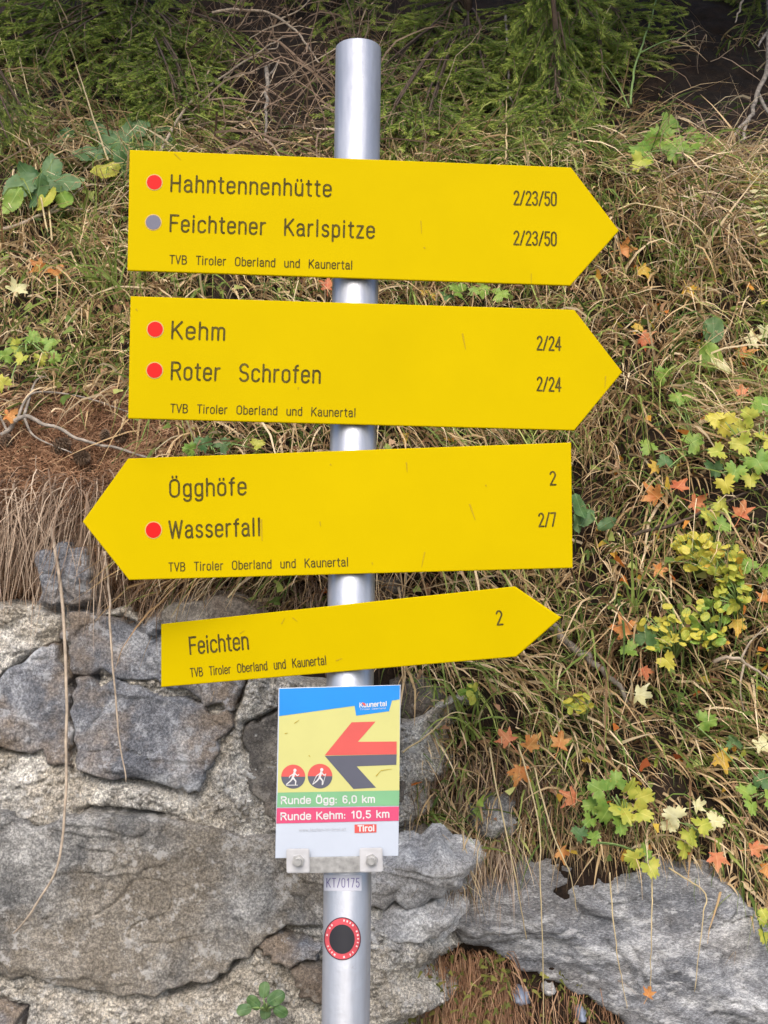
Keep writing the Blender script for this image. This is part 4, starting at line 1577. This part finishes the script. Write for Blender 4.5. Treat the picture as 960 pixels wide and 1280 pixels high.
twig('lichen_branch', 'thin grey upright stick among the spruce twigs right of the pole', 'branch',
     [(632, 20, .2), (635, 70, .2), (636, 118, .18), (642, 128, .18)], .0042, 'grey_twig')
twig('dead_branch', 'bleached dead branch lying on the needle bank beside the cones', 'branch',
     [(0, 545, .04), (30, 522, .05), (60, 532, .05), (120, 555, .04), (190, 570, .03)], .0048, 'grey_twig',
     [[(20, 528, .05), (35, 496, .06), (60, 490, .05), (110, 498, .05), (160, 515, .05)], [(30, 522, .05), (44, 546, .04), (90, 566, .04)], [(30, 520, .05), (44, 478, .06), (58, 470, .05)], [(10, 540, .04), (-10, 505, .05), (-40, 490, .05)]])
twig('dead_branch', 'pale branch curving low over the grass left of the top sign', 'branch',
     [(0, 288, .06), (30, 278, .07), (70, 262, .08), (110, 262, .08), (160, 272, .08)], .0045, 'pale_twig', [[(60, 265, .08), (90, 245, .09), (110, 232, .09), (160, 228, .08)]])
twig('dead_branch', 'grey weathered branch lying slantwise in the grass below the third sign\'s right end', 'branch',
     [(690, 780, .05), (720, 812, .05), (750, 838, .05), (790, 880, .04)], .009, 'grey_twig')
twig('dead_branch', 'thin dark twig slanting through the grass right of the third sign', 'branch',
     [(790, 668, .07), (850, 652, .08), (900, 630, .09), (962, 606, .08)], .0035, 'dark_twig', [[(820, 660, .08), (836, 648, .08), (846, 640, .08)]])
twig('dead_branch', 'pale forked twig on the bank at the right edge below the yellow leaf', 'branch',
     [(890, 828, .07), (915, 822, .08), (940, 834, .08), (975, 860, .07)], .004, 'pale_twig', [[(925, 826, .08), (940, 800, .08), (968, 776, .08)], [(930, 830, .08), (925, 860, .07), (930, 890, .06)]])
twig('hanging_stem', 'long dry stem hanging down the left stone wall and curling away at its foot', 'stem',
     [(66, 660, .06), (80, 790, .03), (84, 900, .04), (80, 1010, .035), (70, 1085, .03), (42, 1135, .03), (16, 1166, .025)], .0031, 'pale_twig', F=SW)
twig('hanging_stem', 'knobbly dry stem hanging from the left-pointing sign\'s tip over the upper stone', 'stem',
     [(130, 690, .07), (137, 740, .10), (138, 775, .12), (144, 850, .035), (150, 920, .035), (157, 976, .03)], .0025, 'pale_twig', F=SW)
STALKS = [
    ('long straw stalk leaning in the upper left corner, tallest of the three there', [(134, 200, .18), (105, 110, .28), (85, 50, .3), (60, -20, .3)], .0024, 'straw_stalk'),
    ('straw stalk in the upper left corner, running down to the two-leaved plant', [(66, 300, .12), (45, 160, .2), (22, 60, .3), (5, -20, .35)], .0022, 'straw_stalk'),
    ('straw stalk at the left edge in front of the yellowish spruce tips', [(60, 290, .13), (40, 190, .2), (18, 110, .28), (-5, 30, .3)], .0021, 'straw_stalk'),
    ('white-tipped green grass stem with a bent blade right of the pole', [(788, 130, .2), (795, 80, .28), (812, 30, .32), (824, -12, .34)], .0034, 'green_stalk'),
    ('upright reddish dry stalk standing behind the top sign', [(632, 205, .12), (633, 170, .15), (633, 120, .17)], .0030, 'straw_stalk'),
    ('arching straw stalk bending over the grass right of the top sign\'s tip', [(772, 262, .1), (800, 255, .12), (850, 268, .14), (884, 298, .14), (886, 330, .1)], .0020, 'straw_stalk'),
    ('thin dry stalk hanging from the orange leaves across the boulder\'s left half', [(612, 935, .08), (628, 1020, .13), (645, 1100, .12), (658, 1175, .08)], .0021, 'straw_stalk'),
    ('long dry stalk hanging straight across the middle of the boulder to the bottom edge', [(648, 930, .08), (672, 1020, .14), (676, 1120, .14), (680, 1290, .10)], .0020, 'straw_stalk'),
    ('dry stalk swinging out over the boulder to a bent end', [(668, 960, .08), (690, 1040, .13), (712, 1090, .13), (722, 1140, .11)], .0020, 'straw_stalk'),
    ('kinked pale stalk hanging at the right part of the boulder', [(836, 1085, .07), (880, 1115, .12), (878, 1150, .12), (868, 1240, .10)], .0019, 'straw_stalk'),
    ('thin stalk hanging down to the orange leaf at the bottom edge', [(816, 1090, .06), (814, 1160, .10), (813, 1240, .09)], .0017, 'straw_stalk'),
    ('dry stalk hanging beside the boulder\'s middle, ending in the moss', [(762, 1090, .06), (770, 1180, .1), (784, 1260, .09)], .0016, 'straw_stalk'),
    ('bent straw stalk reaching from the panel to the bank on its right', [(503, 940, .08), (535, 918, .1), (562, 893, .11), (584, 892, .09)], .0022, 'straw_stalk'),
    ('curved dry stalk lying over the yellow bush', [(805, 735, .08), (830, 745, .1), (862, 800, .1), (890, 860, .08)], .0024, 'straw_stalk'),
]
for lab_, pts, r_, m_ in STALKS:
    side = []
    if 'bent blade' in lab_:
        side = [[(800, 66, .3), (830, 52, .32), (872, 42, .33)], [(786, 135, .2), (770, 100, .25), (740, 60, .28)]]
    twig('grass_stalk', lab_, 'stalk', pts, r_ * (.75 if pts[0][1] > 900 else 1), m_, side, 'single long grass stalks')

# ================================================================== LEAVES
def leaf_shape(kind, seed=0):
    """outline polar (radius, angle) -> mesh in the XY plane, tip along +Y, unit length about 1"""
    rng = np.random.default_rng(seed)
    n = 72
    th = np.linspace(-np.pi, np.pi, n, endpoint=False)      # 0 = tip
    if kind == 'maple':
        r = np.full(n, .17)
        for a, ln, wd in ((0, 1.0, .30), (.95, .88, .28), (-.95, .88, .28), (1.95, .55, .28), (-1.95, .55, .28)):
            a += rng.normal() * .07
            ln *= rng.uniform(.85, 1.1)
            dlt = np.abs((th - a + np.pi) % (2 * np.pi) - np.pi)
            r = np.maximum(r, ln * (1 - .54 * np.clip(dlt / .46, 0, 1) ** .85) * (dlt < .62))
        r *= .74 * (1 + .10 * np.sign(np.sin(th * 17)) * (r > .55))
        c = (0, .05)
    elif kind == 'lobed':
        r = .26 + .24 * np.abs(np.cos(th * 1.5)) ** .6
        r *= 1 - .55 * np.exp(-((np.abs(th) - np.pi) / .35) ** 2)
        r *= 1 + .09 * np.sign(np.sin(th * 13 + 1)) + .05 * rng.normal(size=n)
        c = (0, .1)
    elif kind == 'round':
        r = (.36 + .14 * np.cos(th) ** 2) * (1 + .1 * np.cos(th))
        c = (0, 0)
    else:                                                    # ovate, serrated and pointed
        x = np.sin(th); y = np.cos(th)
        r = .5 / np.sqrt((x / .62) ** 2 + y ** 2) * (1 + .16 * np.exp(-(th / .22) ** 2))
        r *= 1 + .035 * np.sign(np.sin(th * 20))
        c = (0, 0)
    ph = rng.uniform(0, 6.28, 4)
    bend = rng.uniform(.15, .55) * rng.choice([-1, 1])
    vs, fs = [(0, c[1], 0)], []
    K = 5
    for k in range(1, K + 1):
        s = k / K
        for i in range(n):
            x, y = math.sin(th[i]) * r[i] * s, math.cos(th[i]) * r[i] * s
            z = bend * (x * x) + .22 * math.sin(y * 3 + ph[0]) * y * .6 + .06 * math.sin(9 * x + ph[1]) * math.sin(8 * y + ph[2]) * s + .10 * abs(x) * (-1 if kind == 'ovate' else .6)
            vs.append((x + c[0], y + c[1], z))
    for i in range(n):
        fs.append((0, 1 + i, 1 + (i + 1) % n))
    for k in range(K - 1):
        for i in range(n):
            a, b = 1 + k * n + i, 1 + k * n + (i + 1) % n
            fs.append((a, a + n, b + n, b))
    if kind == 'maple':                                      # petiole
        o = len(vs)
        for t in np.linspace(0, 1, 6):
            x, y, z = .10 * t * t * bend, c[1] - .04 - .62 * t, .12 * t * t + .01
            vs += [(x - .016, y, z), (x + .016, y, z)]
        fs += [(o + 2 * i, o + 2 * i + 1, o + 2 * i + 3, o + 2 * i + 2) for i in range(5)]
    me = bpy.data.meshes.new('leaf')
    me.from_pydata(vs, [], fs)
    me.polygons.foreach_set('use_smooth', np.ones(len(fs), bool))
    return me


SHAPES = {}


def leaf_data(kind, mat):
    v_ = random.randrange(4)
    key = (kind, mat, v_)
    if key not in SHAPES:
        me = leaf_shape(kind, hash((kind, v_)) % 1000 if False else {'maple': 10, 'lobed': 20, 'round': 30, 'ovate': 40}[kind] + v_)
        me.materials.append(M[mat])
        SHAPES[key] = me
    return SHAPES[key]


def leaf_matrix(p, roll, tilt, size):
    """face the open side of the slope, tip turned by roll (0 = up, clockwise seen from the front)"""
    n = Vector((random.gauss(0, tilt), -1, .35 + random.gauss(0, tilt))).normalized()
    up = Vector((math.sin(roll), 0, math.cos(roll)))
    y = (up - n * up.dot(n)).normalized()
    x = y.cross(n)
    m = Matrix((x, y, n)).transposed().to_4x4() @ Matrix.Scale(size, 4)
    m.translation = Vector(p)
    return m


FALLEN = [
    # px, py, size px, material, roll deg, label
    (66, 342, 46, 'orange', 20, 'orange maple leaf caught on a dry stalk left of the second sign'),
    (52, 334, 30, 'orange', -60, 'small curled orange leaf behind the bigger orange one left of the second sign'),
    (17, 364, 40, 'cream', 40, 'pale cream star-shaped maple leaf at the left edge'),
    (8, 520, 34, 'orange', 90, 'orange leaf at the left edge above the needle bank'),
    (940, 219, 36, 'amber', 170, 'bright yellow leaf near the hollow in the upper right'),
    (776, 312, 34, 'orange', 80, 'dull orange leaf just past the top sign\'s tip'),
    (802, 334, 32, 'amber', 150, 'orange-yellow leaf hanging below the dull one at the top sign\'s tip'),
    (860, 360, 34, 'amber', 160, 'yellowish leaf in the grass right of the gap between the two top signs'),
    (803, 422, 40, 'redor', 120, 'red-orange curled leaf right of the second sign'),
    (798, 406, 24, 'amber', 200, 'small amber leaf sitting on top of the red-orange curled leaf'),
    (927, 446, 38, 'orange', 60, 'orange leaf below the two cream leaves at the right edge'),
    (936, 428, 34, 'cream', 70, 'left one of two cream leaves near the right edge'),
    (958, 420, 34, 'cream', 10, 'right one of two cream leaves, cut by the right edge'),
    (928, 492, 26, 'redor', 0, 'small rusty leaf above the light green bush on the right'),
    (822, 622, 42, 'orange', -50, 'left leaf of a heap of three faded orange leaves right of the third sign'),
    (846, 610, 40, 'redor', 30, 'middle leaf of a heap of three faded orange leaves right of the third sign'),
    (866, 628, 42, 'redor', 110, 'right and reddest leaf of a heap of three faded orange leaves'),
    (822, 584, 30, 'amber', -80, 'yellowish leaf lying above the heap of three orange leaves'),
    (926, 644, 44, 'redor', 10, 'pale red maple leaf near the right edge above the yellow bush'),
    (820, 712, 34, 'orange', 90, 'brownish orange leaf left of the yellow bush'),
    (782, 792, 46, 'orange', -20, 'large pale orange leaf right of the lowest sign\'s tip'),
    (804, 836, 30, 'redor', 160, 'small rusty leaf under the green leaf below the lowest sign\'s tip'),
    (922, 776, 34, 'amber', 180, 'golden yellow leaf below the yellow bush'),
    (897, 800, 32, 'amber', 120, 'yellow pointed leaf left of and below the golden one'),
    (955, 750, 30, 'orange', 10, 'orange leaf cut by the right edge beside the yellow bush'),
    (797, 868, 44, 'cream', 100, 'long pale yellow-green leaf lying above the orange group'),
    (636, 926, 40, 'redor', -40, 'upper left leaf of the orange group right of the info panel'),
    (660, 934, 40, 'orange', 40, 'upper right leaf of the orange group right of the info panel'),
    (650, 960, 42, 'orange', 190, 'lower leaf of the orange group right of the info panel'),
    (699, 932, 40, 'orange', 10, 'single orange leaf right of the orange group'),
    (718, 998, 40, 'redor', -70, 'red-orange pointed leaf touching the pale green leaf cluster'),
    (900, 942, 42, 'amber', 160, 'orange-yellow leaf left of the cream leaf on the lower right bank'),
    (948, 934, 44, 'cream', 80, 'pale cream maple leaf on the lower right bank near the edge'),
    (870, 1008, 30, 'cream', 80, 'small pale yellow leaf above the pale green plant on the lower bank'),
    (895, 1068, 38, 'redor', 180, 'red leaf hanging just above the boulder'),
    (940, 1062, 32, 'redor', 90, 'rusty leaf to the right of the red one above the boulder'),
    (956, 1092, 30, 'orange', 40, 'orange leaf above the boulder, cut by the right edge'),
    (810, 1244, 24, 'orange', 20, 'small orange leaf stuck on the boulder near the bottom edge'),
    (702, 1062, 30, 'orange', 150, 'faded orange leaf at the boulder\'s upper edge'),
    (409, 360, 30, 'redor', 0, 'rusty leaf behind the pole between the two top signs'),
    (532, 364, 38, 'amber', 170, 'amber leaf between the two top signs, right of the pole'),
    (828, 168, 26, 'amber', 90, 'brown-yellow leaf beside the light green plant by the hollow'),
]
for px, py, sz, m_, rl, lab_ in FALLEN:
    off = .070 if py > 250 else .09
    if py > 1200: off = .105
    p = hit(px, py, off)
    d_ = np.linalg.norm(p - CAM)
    o = bpy.data.objects.new('leaf', leaf_data('maple', m_))
    COL.objects.link(o)
    o.matrix_basis = leaf_matrix(p, R(rl), .45, sz * d_ / FPX * .72)
    tag(o, lab_, 'leaf', 'fallen autumn leaves')


def plant(name, label, cat, base, leaves, kind, stem_mat='green_stalk', group=None, tilt=.35, off=.09, leafname='leaf', F=S):
    """leaves: (px, py, size px, roll deg, material)"""
    b = hit(base[0], base[1], .01, F)
    root = empty(name, b)
    tag(root, label, cat, group)
    if kind == 'lobed':
        leaves = [(x, y, z * .80, r_, m_) for x, y, z, r_, m_ in leaves]
    mb = MB()
    for (px, py, sz, rl, m_) in leaves:
        p = hit(px, py, off + random.uniform(-.02, .02) * min(1, off / .06), F)
        size = sz * np.linalg.norm(p - CAM) / FPX
        o = bpy.data.objects.new(leafname, leaf_data(kind, m_))
        COL.objects.link(o)
        o.matrix_basis = leaf_matrix(p, R(rl), tilt, size)
        attach(o, root)
        q = np.array(o.matrix_basis @ Vector((0, -.45, 0)))
        mb.add(tube(spline([b, (b + q) / 2 + np.array([0, -.02, .01]), q], 8), np.linspace(.0018, .0009, 8), 5))
    mb.build('stem', M[stem_mat], root, True)
    return root


plant('leafy_plant', 'large-leaved blue-green plant just above the top sign\'s left corner', 'plant', (165, 215),
      [(140, 172, 38, -60, 'bluegreen'), (174, 162, 46, -40, 'bluegreen'), (192, 163, 40, 35, 'bluegreen'), (150, 190, 44, -80, 'dgreen'), (205, 180, 36, 110, 'bluegreen'), (172, 182, 46, 80, 'dgreen'),
       (122, 165, 34, -50, 'dgreen'), (115, 190, 44, 240, 'bluegreen'), (132, 212, 40, 220, 'ygreen'), (152, 204, 30, 160, 'dgreen'), (82, 172, 30, 200, 'dgreen'), (158, 172, 34, 10, 'bluegreen')], 'ovate', off=.14)
plant('leafy_plant', 'blue-green plant with two yellowing leaves, left of the top sign', 'plant', (55, 260),
      [(28, 230, 46, 230, 'bluegreen'), (64, 216, 46, -10, 'bluegreen'), (78, 226, 44, 75, 'bluegreen'), (48, 238, 40, 200, 'dgreen'), (16, 250, 34, 210, 'lgreen'), (58, 248, 36, 190, 'ygreen'), (80, 248, 34, 150, 'lgreen'), (40, 222, 38, -50, 'dgreen')], 'ovate', off=.14)
plant('leafy_plant', 'fresh light green lobed plant at the edge of the dark hollow', 'plant', (840, 205),
      [(838, 156, 36, -10, 'lgreen'), (828, 172, 40, -40, 'lgreen'), (838, 186, 46, 60, 'lgreen'), (806, 190, 42, -100, 'lgreen'), (818, 180, 36, -60, 'lgreen'), (868, 172, 34, 20, 'lgreen'), (882, 178, 40, 80, 'lgreen'), (862, 184, 34, 190, 'lgreen'), (896, 182, 28, 90, 'lgreen'), (802, 200, 32, 220, 'ygreen')], 'lobed', off=.14)
plant('leafy_plant', 'pair of round mottled green leaves right of the second sign', 'plant', (888, 440),
      [(892, 414, 34, 0, 'dgreen'), (888, 444, 36, 160, 'lgreen'), (900, 452, 34, 170, 'cream')], 'round')
plant('leafy_plant', 'round green leaves at the lower right of the second sign\'s tip', 'plant', (868, 570),
      [(864, 554, 36, 60, 'lgreen'), (893, 582, 32, 180, 'dgreen'), (832, 578, 28, 0, 'dgreen'), (812, 560, 30, -30, 'lgreen'), (846, 500, 26, 30, 'lgreen'), (830, 470, 30, -50, 'lgreen'), (858, 494, 24, 90, 'lgreen')], 'lobed')
plant('leafy_plant', 'bright lime green bush cut by the right edge', 'bush', (940, 600),
      [(960 - a, 520 + b, s, r_, m_) for a, b, s, r_, m_ in ((6, -10, 40, 0, 'lgreen'), (20, 2, 34, -60, 'ygreen'), (2, 30, 44, 60, 'ygreen'), (30, 36, 36, -80, 'ygreen'), (52, 10, 40, -70, 'yellowleaf'), (64, 4, 30, -60, 'yellowleaf'), (14, 54, 40, 150, 'lgreen'), (40, 66, 34, 200, 'lgreen'), (36, 18, 34, 10, 'ygreen'), (-10, 60, 40, 30, 'lgreen'), (22, 76, 30, 180, 'ygreen'), (54, 82, 32, 160, 'yellowleaf'), (-16, 0, 44, 30, 'lgreen'), (60, 44, 30, -100, 'ygreen'))], 'lobed', off=.14)
plant('leafy_plant', 'light green lobed plant between the red leaves and the lime bush on the right', 'plant', (895, 660),
      [(890, 650, 36, -60, 'ygreen'), (902, 634, 30, 10, 'ygreen'), (884, 642, 24, -90, 'lgreen'), (900, 656, 30, 120, 'lgreen')], 'lobed')
plant('leafy_plant', 'green leaf pair right of the yellow bush at the right edge', 'plant', (945, 725),
      [(938, 708, 28, -30, 'lgreen'), (954, 716, 34, 110, 'lgreen'), (922, 702, 24, -60, 'dgreen'), (966, 700, 30, 60, 'lgreen')], 'lobed')
plant('leafy_plant', 'green leaves with a yellowing edge below the lowest sign\'s tip', 'plant', (810, 820),
      [(806, 800, 40, 0, 'dgreen'), (790, 812, 32, -80, 'lgreen'), (818, 806, 28, 80, 'lgreen'), (836, 798, 26, 90, 'yellowleaf'), (832, 824, 30, 140, 'yellowleaf'), (824, 778, 24, 80, 'ygreen')], 'lobed')
plant('leafy_plant', 'big cluster of pale green rounded leaves above the boulder', 'plant', (775, 1030),
      [(752, 988, 38, -60, 'lgreen'), (770, 980, 34, 0, 'lgreen'), (778, 1010, 44, 170, 'ygreen'), (798, 998, 40, 70, 'ygreen'), (760, 1012, 40, 210, 'lgreen'), (786, 988, 34, 40, 'ygreen'), (744, 1006, 34, -100, 'lgreen'), (800, 1016, 34, 120, 'ygreen'), (776, 1026, 36, 190, 'lgreen'), (738, 1024, 26, 230, 'lgreen')], 'lobed')
plant('leafy_plant', 'pale yellow-green leaves at the right of the pale green cluster', 'plant', (870, 1050),
      [(846, 1022, 36, -60, 'cream'), (876, 1032, 34, 60, 'ygreen'), (862, 1042, 34, 180, 'ygreen'), (890, 1026, 30, 100, 'cream'), (856, 1058, 30, 200, 'ygreen'), (838, 1030, 26, -110, 'cream')], 'lobed')
plant('leafy_plant', 'two yellow-green leaves drooping over the boulder\'s top edge', 'plant', (806, 1070),
      [(796, 1074, 34, -70, 'ygreen'), (812, 1082, 32, 160, 'ygreen'), (806, 1066, 26, 20, 'lgreen'), (726, 1044, 28, -40, 'dgreen'), (740, 1048, 24, 60, 'lgreen')], 'lobed')
plant('leafy_plant', 'green sprig at the right edge of the lower bank', 'plant', (950, 1000),
      [(936, 992, 32, -50, 'lgreen'), (952, 980, 34, 20, 'dgreen'), (962, 1000, 34, 100, 'lgreen'), (940, 1006, 26, 200, 'lgreen'), (918, 930, 26, 0, 'dgreen'), (880, 902, 34, 80, 'lgreen')], 'lobed')
plant('leafy_plant', 'small green sprout at the right edge below the boulder\'s shoulder', 'plant', (966, 1165),
      [(958, 1148, 26, -30, 'ygreen'), (968, 1160, 28, 60, 'lgreen'), (955, 1168, 22, 200, 'ygreen')], 'lobed')
plant('leafy_plant', 'small green plant growing from the wall joint left of the pole foot', 'plant', (335, 1265),
      [(318, 1254, 20, -60, 'dgreen'), (344, 1248, 22, 60, 'dgreen'), (306, 1262, 18, -100, 'bluegreen'), (330, 1238, 18, 0, 'dgreen'), (350, 1264, 18, 120, 'dgreen'), (332, 1264, 18, 180, 'bluegreen')], 'round', off=.03, F=SW)
plant('leafy_plant', 'tiny yellow-green leaves at the left edge left of the second sign', 'plant', (40, 440),
      [(40, 424, 26, 0, 'lgreen'), (20, 432, 26, -60, 'ygreen'), (58, 430, 24, 60, 'lgreen'), (28, 446, 24, 200, 'ygreen'), (10, 444, 26, -90, 'lgreen'), (66, 446, 22, 100, 'lgreen'), (4, 480, 28, -40, 'ygreen'), (50, 446, 24, 170, 'ygreen')], 'lobed')
plant('leafy_plant', 'green leaves showing between the two top signs right of the pole', 'plant', (600, 372),
      [(575, 364, 30, -70, 'lgreen'), (600, 366, 34, 20, 'lgreen'), (622, 368, 30, 80, 'lgreen'), (560, 370, 26, 200, 'dgreen')], 'lobed')
plant('leafy_plant', 'green leaves showing above the left-pointing sign\'s tail', 'plant', (265, 570),
      [(256, 556, 30, -60, 'dgreen'), (276, 558, 28, 40, 'dgreen'), (240, 562, 26, -80, 'lgreen'), (320, 556, 24, 60, 'ygreen')], 'lobed')
plant('leafy_plant', 'dark green leaf clump right of the third sign\'s edge', 'plant', (728, 640),
      [(724, 632, 34, 180, 'dgreen'), (732, 646, 34, 200, 'bluegreen'), (722, 652, 26, 160, 'bluegreen'), (758, 655, 24, 60, 'bluegreen')], 'ovate')

# small-leaved bushes turning yellow
def bush(label, cx, cy, rx, ry, n, mats, sz=(9, 15)):
    lv = []
    for _ in range(min(95, int(n * 1.0))):
        a, q = random.uniform(0, 6.28), math.sqrt(random.random())
        lv.append((cx + rx * q * math.cos(a), cy + ry * q * math.sin(a), random.uniform(*sz), random.uniform(0, 360), random.choice(mats)))
    return plant('bilberry_bush', label, 'bush', (cx + 5, cy + ry + 10), lv, 'round', group='small-leaved bushes on the right bank', tilt=.9, off=.10)


bush('small-leaved bright yellow bush right of the third sign\'s lower corner', 868, 690, 34, 22, 64, ['yellowleaf', 'yellowleaf', 'ygreen'])
bush('small-leaved bush with yellow and green leaves at the right, beside the bright yellow one', 906, 704, 26, 26, 52, ['yellowleaf', 'ygreen', 'ygreen', 'amber'])
bush('small-leaved olive bush under the two yellow bushes', 914, 742, 22, 22, 40, ['ygreen', 'lgreen', 'ygreen'])
bush('loose small-leaved yellow-green bush above the dark gap, lower middle of the right bank', 884, 780, 26, 30, 44, ['yellowleaf', 'ygreen', 'lgreen'])
bush('sparse scatter of small yellow leaves right of the large pale orange leaf', 836, 788, 36, 30, 26, ['yellowleaf', 'ygreen'])
bush('small yellow-leaved twig low at the right edge below the lowest sign', 726, 880, 18, 14, 14, ['ygreen', 'yellowleaf'])
bush('tiny bush with light green leaves behind the lowest sign\'s underside', 590, 866, 16, 10, 12, ['ygreen', 'lgreen'])

# fern frond at the right edge
fr = MB()
b0, b1 = hit(955, 205, .09), hit(962, 300, .10)
cv = spline([b0, hit(952, 240, .11), b1], 16)
fr.add(tube(cv, np.linspace(.0012, .0006, 16), 5))
o_f = None
fern = tag(fr.build('fern_frond', M['green_stalk'], None, True), 'pale green fern frond hanging at the right edge beside the yellow leaf', 'fern')
for i in range(2, 16):
    for sgn in (-1, 1):
        o = bpy.data.objects.new('leaflet', leaf_data('ovate', 'cream' if i % 3 else 'ygreen'))
        COL.objects.link(o)
        mtx = leaf_matrix(cv[i] + np.array([sgn * .014, -.004, -.004]), R(sgn * 100), .15, .034 * (1.1 - .03 * i))
        o.matrix_basis = mtx @ Matrix.Diagonal((.42, 1, 1, 1))
        attach(o, fern)

# long green blades as single tufts
def tuft(label, px, py, n, L, spread, lean=0.0, mat='green'):
    P = np.array([hit(px + random.gauss(0, spread * .25), py + random.gauss(0, 5), .03) for _ in range(n)])
    d = np.stack([RNG.normal(size=n) * .3 + lean, -.35 + RNG.normal(size=n) * .15, 1 + RNG.normal(size=n) * .1], -1)
    me = blades_mesh('grass_tuft', P, d, RNG.uniform(L * .6, L, n), RNG.uniform(.003, .0055, n), RNG.uniform(.3, 1.1, n), RNG.uniform(.45, .8, n), 8, .08)
    return tag(link('grass_tuft', me, M[mat]), label, 'grass tuft', 'tufts of long green grass')


tuft('tuft of long green grass blades just left of the top sign\'s lower corner', 150, 372, 26, .26, 60, -.25)
tuft('tuft of long green blades below the lowest sign, right of the panel\'s corner', 592, 925, 12, .24, 30, -.1)
tuft('tuft of long green blades right of the third sign\'s lower corner', 790, 770, 7, .2, 20, .05)
tuft('tuft of green grass right of the top sign\'s tip', 830, 350, 14, .18, 60, .1)
tuft('tuft of pale green grass right of the lowest sign\'s tip', 716, 800, 12, .18, 30, -.1)

# ================================================================== CONES
def cone_mesh():
    mb = MB()
    Lc, Rc = .040, .0135
    prof = lambda t: Rc * (math.sin(math.pi * min(1, t * .92 + .08)) ** .6) * (1 - .35 * t)
    mb.add(tube([(0, 0, Lc * t) for t in np.linspace(0, 1, 9)], [prof(t) * .7 + .001 for t in np.linspace(0, 1, 9)], 10))
    ga = math.pi * (3 - math.sqrt(5))
    for k in range(70):
        t = (k + .5) / 70
        a = k * ga
        r = prof(t)
        er = np.array([math.cos(a), math.sin(a), 0]); et = np.array([-math.sin(a), math.cos(a), 0]); ez = np.array([0, 0, 1.])
        c = er * r * .6 + ez * Lc * t
        w_ = .0042
        tip_ = c + er * (r * .55 + .002) + ez * .005
        mb.add(([c - et * w_ * .6, c + et * w_ * .6, tip_ + et * w_ * .8, tip_ + er * .0012 + ez * .001, tip_ - et * w_ * .8,
                 c - et * w_ * .5 + ez * .003], [(0, 1, 2, 3, 4), (5, 4, 3, 2)]))
    me = bpy.data.meshes.new('pine_cone')
    me.from_pydata(mb.v, [], mb.f)
    me.materials.append(M['cone'])
    return me


cme = cone_mesh()
for px, py, rl, sc_, lab_ in ((76, 558, 70, 1.0, 'dark pine cone on the needle bank, leftmost of the lower two'), (102, 572, 100, .9, 'pine cone on the needle bank, lower right of another cone'),
                              (131, 545, 20, .62, 'small round brown cone next to the largest round one'), (152, 545, 200, .8, 'round brown cone nearest the second sign\'s lower corner'),
                              (6, 553, 40, .8, 'half-hidden pine cone at the left edge of the needle bank')):
    o = bpy.data.objects.new('pine_cone', cme)
    COL.objects.link(o)
    p = hit(px, py, .03)
    m_ = Matrix.Rotation(R(rl), 4, 'Y') @ Matrix.Rotation(R(random.uniform(20, 60)), 4, 'X') @ Matrix.Scale(sc_, 4)
    m_.translation = Vector(p) - (m_.to_3x3() @ Vector((0, 0, .02)))
    o.matrix_basis = m_
    tag(o, lab_, 'pine cone', 'cones on the needle bank')
